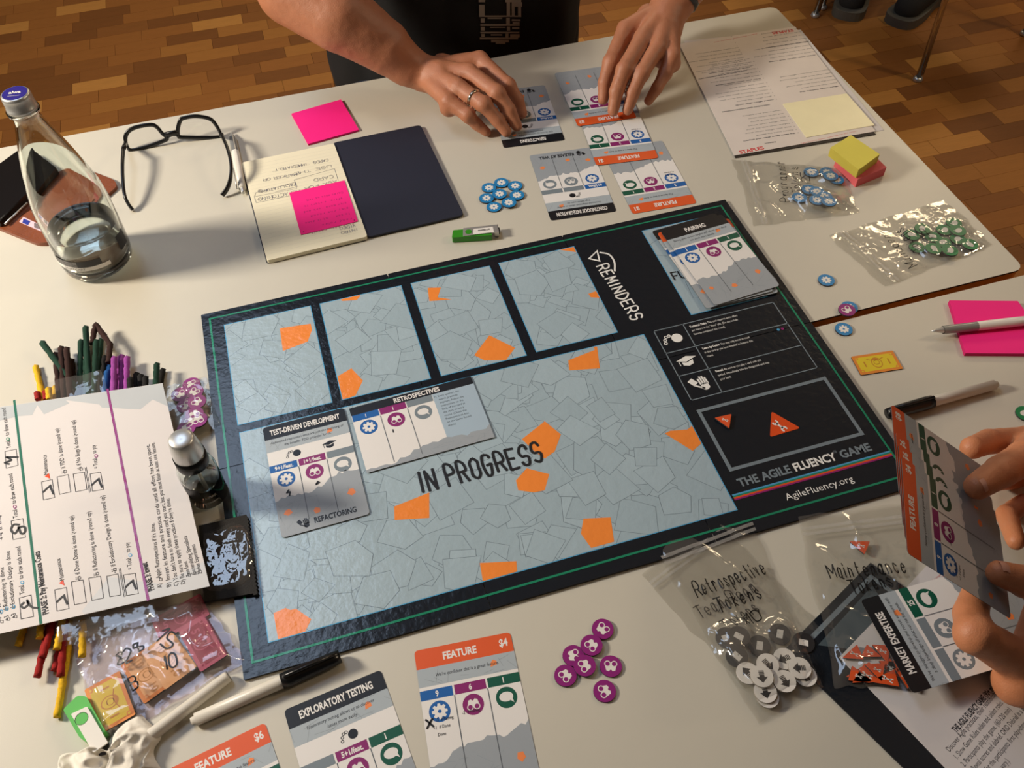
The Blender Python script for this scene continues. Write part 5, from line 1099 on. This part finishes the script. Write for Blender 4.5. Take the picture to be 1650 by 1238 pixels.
for x in (.398, .562): tube('ear', [w3(x, 1.09, .70), w3(x, 1.09, .735)], [.012, .016], skin, bd1, 12)
bodymesh('hair', [(w3(.48, 1.12, .755), .092, w3(.48, 1.09, .79), .078), (w3(.48, 1.15, .72), .07, w3(.48, 1.15, .76), .07)], .006, hairm, bd1, disp=lambda c: noise.noise(c * 120) * .004)
bodymesh('t_shirt', [(w3(.37, 1.10, -.12), .13, w3(.37, 1.10, .42), .12), (w3(.56, 1.10, -.12), .13, w3(.56, 1.10, .42), .12), (w3(.465, 1.045, -.10), .145, w3(.465, 1.09, .35), .14), (w3(.40, 1.03, -.06), .115, w3(.40, 1.06, .3), .11), (w3(.545, 1.03, -.06), .115, w3(.545, 1.06, .3), .11), (w3(.30, 1.09, .44), .085, w3(.66, 1.10, .44), .085), (sh1, .072, sh1.lerp(elb, .45), .066), (sh2, .072, sh2.lerp(elb2, .45), .066)], .006, tee, bd1, 6, fold)
bodymesh('trousers', [(w3(.37, 1.10, -.20), .12, w3(.34, .72, -.24), .085), (w3(.57, 1.10, -.20), .12, w3(.62, .72, -.24), .085), (w3(.34, .72, -.24), .078, w3(.33, .74, -.64), .055), (w3(.62, .72, -.24), .078, w3(.63, .74, -.64), .055), (w3(.30, .98, -.17), .085, w3(.40, 1.0, -.17), .09)], .006, jeans, bd1, 6, fold)
for x in (.33, .63): bodymesh('shoe', [(w3(x, .76, -.695), .042, w3(x, .60, -.705), .035)], .005, tblack, bd1)
# shirt print: a jointed machine shape on the belly, following the cloth
def onshirt(x, y):             # nearest cloth point on the sight line
    d = RW.T @ np.array([(x - CX) / FPX, (y - CY) / FPX, 1.0]); d = Vector(d).normalized(); return d
shirt = [c for c in bd1.children if c.name.startswith('t_shirt')][0]
from mathutils.bvhtree import BVHTree
bv = BVHTree.FromPolygons([v.co.copy() for v in shirt.data.vertices], [tuple(p.vertices) for p in shirt.data.polygons])
co = Vector((CAM[0], CAM[1], CAM[2] + TZ))
def cloth(x, y, off=.0012):
    h = bv.ray_cast(co, onshirt(x, y)); return (h[0] + h[1] * off) if h[0] else None
v_ = []; f_ = []
def patch(x0, y0, x1, y1, n=6, off=.0012):
    b = len(v_); P = [[cloth(lerp(x0, x1, i / n), lerp(y0, y1, j / n), off) for i in range(n + 1)] for j in range(n + 1)]
    if any(p is None for r_ in P for p in r_): return
    for r_ in P: v_.extend(r_)
    for j in range(n):
        for i in range(n): a = b + j * (n + 1) + i; f_.append((a, a + n + 1, a + n + 2, a + 1))
K = lambda x0, y0, x1, y1: patch(700 + x0 / 3.87, y0 / 3.87, 700 + x1 / 3.87, y1 / 3.87)
for a in ((275, -20, 315, 12), (440, -20, 540, 12), (278, 28, 312, 95), (448, 12, 470, 100), (480, 12, 545, 40), (480, 40, 500, 95), (520, 40, 540, 95), (278, 95, 540, 104), (288, 112, 312, 140), (330, 108, 420, 116), (445, 110, 468, 150), (480, 118, 535, 130), (485, 135, 530, 148), (285, 150, 530, 160), (288, 165, 312, 190), (345, 166, 440, 172), (450, 164, 470, 190), (482, 168, 528, 180), (285, 196, 528, 206), (290, 210, 312, 228), (350, 212, 420, 220), (440, 208, 460, 240), (470, 212, 530, 232), (282, 232, 520, 243), (352, 246, 462, 262), (380, 262, 440, 272)): K(*a)
me = bpy.data.meshes.new('shirt_print'); me.from_pydata([tuple(v) for v in v_], [], f_); me.materials.append(teeprint); me.update(); link('shirt_print', me, bd1)
# ring
d = (pp[2] - kn[2]).normalized(); rc = kn[2].lerp(pp[2], .62)
bm = bmesh.new(); n = 32
bmesh.ops.create_circle(bm, cap_ends=False, segments=3, radius=.1); bm.free()
rv = []; rfc = []
for i in range(32):
    a = 2 * math.pi * i / 32
    for k, (dr, dz) in enumerate(((0, -.0021), (.0012, -.0017), (.0014, 0), (.0012, .0017), (0, .0021), (-.0008, 0))):
        rr = .0107 + dr; rv.append((rr * math.cos(a), rr * math.sin(a), dz))
for i in range(32):
    for k in range(6): rfc.append((i * 6 + k, ((i + 1) % 32) * 6 + k, ((i + 1) % 32) * 6 + (k + 1) % 6, i * 6 + (k + 1) % 6))
me = bpy.data.meshes.new('ring'); me.from_pydata(rv, [], rfc); me.materials.append(gold); me.polygons.foreach_set('use_smooth', [True] * len(rfc)); me.update()
o = link('finger_ring', me, None, tuple(rc)); o.rotation_mode = 'QUATERNION'; o.rotation_quaternion = d.to_track_quat('Z', 'Y'); tag(o, 'pale metal band worn on the ring finger of the man in black', 'ring')
# watch on his left wrist
aw = wr2.lerp(elb2, .20); dw = (elb2 - wr2).normalized(); qw = dw.to_track_quat('Z', 'Y')
o = lathe('wristwatch', [(.0315, -.010), (.0335, -.009), (.0335, .009), (.0315, .010), (.030, 0), (.0315, -.010)], bplast, None, tuple(aw), 32); o.rotation_mode = 'QUATERNION'; o.rotation_quaternion = qw; tag(o, 'black strap watch on the wrist of the man in black', 'watch')
wf = lathe('watch_case', [(0, .036), (.015, .036), (.017, .034), (.017, .029), (0, .029)], bplast, o, (0, 0, 0), 24); wf.rotation_euler = (math.radians(90), 0, math.radians(160))

# ---- the fan of hand cards (upper edge towards the board)
A_, B_, D_ = Vector((.554, -.044, .151)), Vector((.514, -.119, .146)), Vector((.609, -.163, .064))
xh = (A_ - B_).normalized(); yh = (B_ - D_).normalized(); zh = xh.cross(yh).normalized(); cc = (A_ + D_) / 2 + D
def handcard(o, off, back, rot):
    m = Matrix((xh, yh, zh)).transposed().to_4x4(); m.translation = cc + xh * off[0] + yh * off[1] - zh * back
    o.matrix_world = m @ Matrix.Rotation(math.radians(rot), 4, 'Z')
for i, (pr, off, rot, lb) in enumerate((('$8', (.052, .004), 2.5, 'FEATURE card priced $8 sticking out farthest at the back of the hand'), ('$6', (.0245, .002), 1.5, 'FEATURE card priced $6, second from the back of the hand'), ('$6', (.0125, .001), .8, 'FEATURE card priced $6 just behind the front hand card'), ('$4', (0, 0), 0, 'front FEATURE card of the hand, priced $4'))):
    o = card(lb, 'FEATURE', ['Having confidence in a great feature.'], (('9' if i == 3 else '7', HB), ('8', HP), ('1', HG)), pr, notes=((-.037, .004, '-3 if Pairing'), (-.037, -.001, '+1 if Done'), (-.032, -.006, 'Done'), (-.011, .008, '-2 if Pairing')), seed=30 + i, group='cards held in the hand')
    handcard(o, off, (3 - i) * .0009, rot)
def CP(u, v, n=0): return cc + xh * u + yh * v + zh * n      # point in the card frame
def T3(x, y, n):                                             # sight line meets plane n above the card face
    P = cc + zh * n - D; return V(x, y, (P.x, P.y, P.z), tuple(zh))
S = []
# upper hand: thumb on the face, fingers behind
th = [T3(1730, 705, .030), T3(1652, 738, .024), T3(1613, 760, .0175), T3(1575, 784, .0120)]
chain(S, th, [.0200, .0155, .0138, .0112])
wrU = W(1775, 745, .125)
for pts, r_ in (([T3(1720, 722, -.002), T3(1655, 709, -.008), T3(1592, 712, -.0165), T3(1566, 722, -.0165)], .0118), ([T3(1710, 760, -.010), T3(1650, 770, -.026), T3(1600, 775, -.022), T3(1585, 785, -.0155)], .0098), ([T3(1710, 800, -.010), T3(1665, 800, -.028), T3(1622, 830, -.020), T3(1637, 872, -.009)], .0092)):
    chain(S, pts, [r_ * 1.35, r_ * 1.15, r_ * 1.0, r_ * .9]); S.append((wrU, .024, pts[0], r_ * 1.35))
S.append((th[0], .020, wrU, .024)); S.append((T3(1665, 716, -.002), .0150, th[1], .015)); S.append((T3(1690, 740, .0), .021, T3(1705, 800, -.002), .019))
elU = wrU + Vector((.235, .05, .01)); chain(S, [wrU, wrU.lerp(elU, .6), elU], [.027, .040, .045])
# lower hand: thumb on the face, index folded beneath
tl_ = [T3(1700, 950, .022), T3(1652, 938, .018), T3(1610, 924, .0118)]
chain(S, tl_, [.0165, .0130, .0104])
wrL = T3(1820, 1150, -.01)
wrL = Vector((wrL.x, wrL.y, TZ + .060))
ixL = [T3(1656, 1074, -.010), T3(1570, 1022, -.013), T3(1564, 990, -.018), T3(1574, 958, -.0165)]
chain(S, ixL, [.0180, .0148, .0132, .0118]); S.append((ixL[1], .0155, ixL[1], .0155))
for pts, r_ in (([T3(1665, 1092, -.030), T3(1610, 1050, -.040), T3(1612, 1005, -.034), T3(1640, 985, -.028)], .0098), ([T3(1690, 1095, -.040), T3(1650, 1060, -.054), T3(1650, 1015, -.046), T3(1680, 1000, -.040)], .0092)):
    chain(S, pts, [r_ * 1.25, r_ * 1.08, r_ * .95, r_ * .86]); S.append((wrL, .024, pts[0], r_ * 1.35))
S.append((wrL, .025, ixL[0], .0165)); S.append((wrL, .024, tl_[0], .018)); S.append((ixL[0], .017, tl_[0], .017)); S.append((wrL, .02, T3(1640, 1100, -.02), .02))
elL = wrL + Vector((.24, -.02, -.01)); elL.z = TZ + .09; chain(S, [wrL, wrL.lerp(elL, .6), elL], [.027, .040, .045])
w3b = lambda x, y, z: w3(x - .08, y, z)
shU, shL = w3b(1.22, .09, .41), w3b(1.20, -.35, .41)
chain(S, [elU, shU], [.045, .058]); chain(S, [elL, shL], [.045, .058]); S += [(shU, .06, w3b(1.22, -.13, .48), .075), (shL, .06, w3b(1.22, -.13, .48), .075), (w3b(1.22, -.13, .48), .055, w3b(1.20, -.13, .6), .055), (w3b(1.17, -.13, .67), .078, w3b(1.19, -.13, .73), .084), (w3b(1.10, -.13, .635), .03, w3b(1.14, -.13, .67), .05)]
bd2 = bodymesh('person', S, .0025, skinb, disp=lambda c: noise.noise(c * 160) * .00035 + noise.noise(c * 45) * .0005); tag(bd2, 'person at the frame edge holding up a fan of feature cards with both hands', 'person')
nail(bd2, th[3], th[2], zh, .0072, .012, r=.0100); nail(bd2, tl_[2], tl_[1], zh + Vector((0, .3, 0)), .0066, .011, r=.0100)
bodymesh('jumper', [(w3b(1.25, -.03, -.1), .13, w3b(1.24, -.03, .40), .12), (w3b(1.25, -.23, -.1), .13, w3b(1.24, -.23, .40), .12), (w3b(1.22, -.30, .44), .085, w3b(1.22, .05, .44), .085), (shU, .072, elU.lerp(shU, .2), .062), (shL, .072, elL.lerp(shL, .2), .062)], .007, mat('grey_wool', (62, 60, 62), .95, .4, 700), bd2, 6, fold)
bodymesh('trousers', [(w3b(1.24, -.03, -.20), .11, w3b(1.05, -.02, -.24), .08), (w3b(1.24, -.25, -.20), .11, w3b(1.05, -.26, -.24), .08), (w3b(1.05, -.02, -.24), .075, w3b(1.05, -.02, -.64), .055), (w3b(1.05, -.26, -.24), .075, w3b(1.05, -.26, -.64), .055), (w3b(1.24, -.03, -.2), .1, w3b(1.24, -.25, -.2), .1)], .007, jeans, bd2, 6, fold)
for y in (-.02, -.26): bodymesh('shoe', [(w3b(1.07, y, -.695), .042, w3b(.93, y, -.705), .035)], .005, tblack, bd2)
bodymesh('hair', [(w3b(1.20, -.13, .735), .092, w3b(1.18, -.13, .765), .08), (w3b(1.23, -.13, .70), .07, w3b(1.23, -.13, .74), .07)], .006, hairm, bd2, disp=lambda c: noise.noise(c * 120) * .004)

# ------------------------------------------------------------------ chairs and the seated visitor's shoes behind
def chair(label, x, y, rz, seatm=mat('navy_seat', (22, 26, 38), .7, .2, 300)):
    r = empty('stacking_chair', label, 'chair', (x, y, 0), rz, 'chrome legged chairs')
    g = G(); g.prism(rrect(-.21, -.21, .21, .21, .06), .44, .455, seatm); g.build('seat', r)
    o = G(); o.prism(rrect(-.20, .0, .20, .015, .004), .60, .82, seatm); b = o.build('backrest', r, (0, .20, 0))
    for sx in (-1, 1):
        for sy in (-1, 1):
            l = tube('leg', [(sx * .225, sy * .21, .012), (sx * .215, sy * .19, .44)], .0075, chrome, r, 12); f = lathe('foot_cap', [(0, 0), (.012, 0), (.014, .004), (.011, .012), (0, .014)], steel, l, (sx * .225, sy * .21, 0), 16)
            tube('leg_brace', [(sx * .225 + .014, sy * .21, .014), (sx * .21, sy * .19, .44)], .004, chrome, r, 8)
        tube('back_post', [(sx * .20, .19, .44), (sx * .19, .215, .80)], .009, chrome, r, 12)
    return r
ft = U(1478, 130, -TZ); chair('chrome legged navy chair by the background shoes', ft[0] + .225 * math.cos(.25) - .21 * math.sin(.25), ft[1] + .225 * math.sin(.25) + .21 * math.cos(.25), .25)
chair('chrome legged chair the man in black sits on', .47, 1.10, .05)
chair('chrome legged chair beneath the person holding the card fan', 1.19, -.13, -1.57)
f2 = U(1325, 14, -TZ)
o = empty('stacking_chair', 'far chair of which only a chrome foot shows', 'chair', (f2[0], f2[1], 0), .4)
l = tube('leg', [(0, 0, .012), (.04, .03, .44)], .0075, chrome, o, 12); lathe('foot_cap', [(0, 0), (.012, 0), (.014, .004), (.011, .012), (0, .014)], steel, l, (0, 0, 0), 16)
for dx, dy in ((.42, 0), (.42, .42), (0, .42)): tube('leg', [(dx, dy, 0), (dx * .9 + .02, dy * .9 + .02, .44)], .0075, chrome, o, 12)
g = G(); g.prism(rrect(0, 0, .42, .42, .06), .44, .455, mat('navy_seat', (0, 0, 0))); g.build('seat', o)
g = G(); g.prism(rrect(0, .41, .42, .425, .004), .60, .82, mat('navy_seat', (0, 0, 0))); g.build('backrest', o)
def sneaker(label, toe, ang):
    r = empty('sneaker', label, 'shoe', (*U(*toe, -TZ)[:2], 0), ang, 'sneakers of the background sitter')
    g = G(); P = catmull([(0, .0), (.045, .02), (.05, .10), (.038, .18), (.042, .26), (0, .29), (-.042, .26), (-.038, .18), (-.05, .10), (-.045, .02), (0, 0)], 4); g.prism([tuple(p) for p in P[:-1]], .0, .028, mat('sneaker_sole', (96, 92, 82), .7)); g.build('sole', r)
    o = bodymesh('upper', [(Vector((0, .06, .04)), .040, Vector((0, .16, .055)), .042), (Vector((0, .16, .055)), .042, Vector((0, .25, .075)), .040)], .005, mat('sneaker_grey', (40, 38, 36), .9, .4, 500), r, 4); 
    for i in range(4): tube('lace', [(-.02, .11 + i * .02, .088 + i * .004), (.02, .115 + i * .02, .088 + i * .004)], .0025, twhite, r, 6)
    return r
sneaker('dark grey sneaker farther from the chrome chair leg', (1362, 34), math.radians(-40)); sneaker('pale toed sneaker right beside the chrome chair leg', (1440, 44), math.radians(-62))
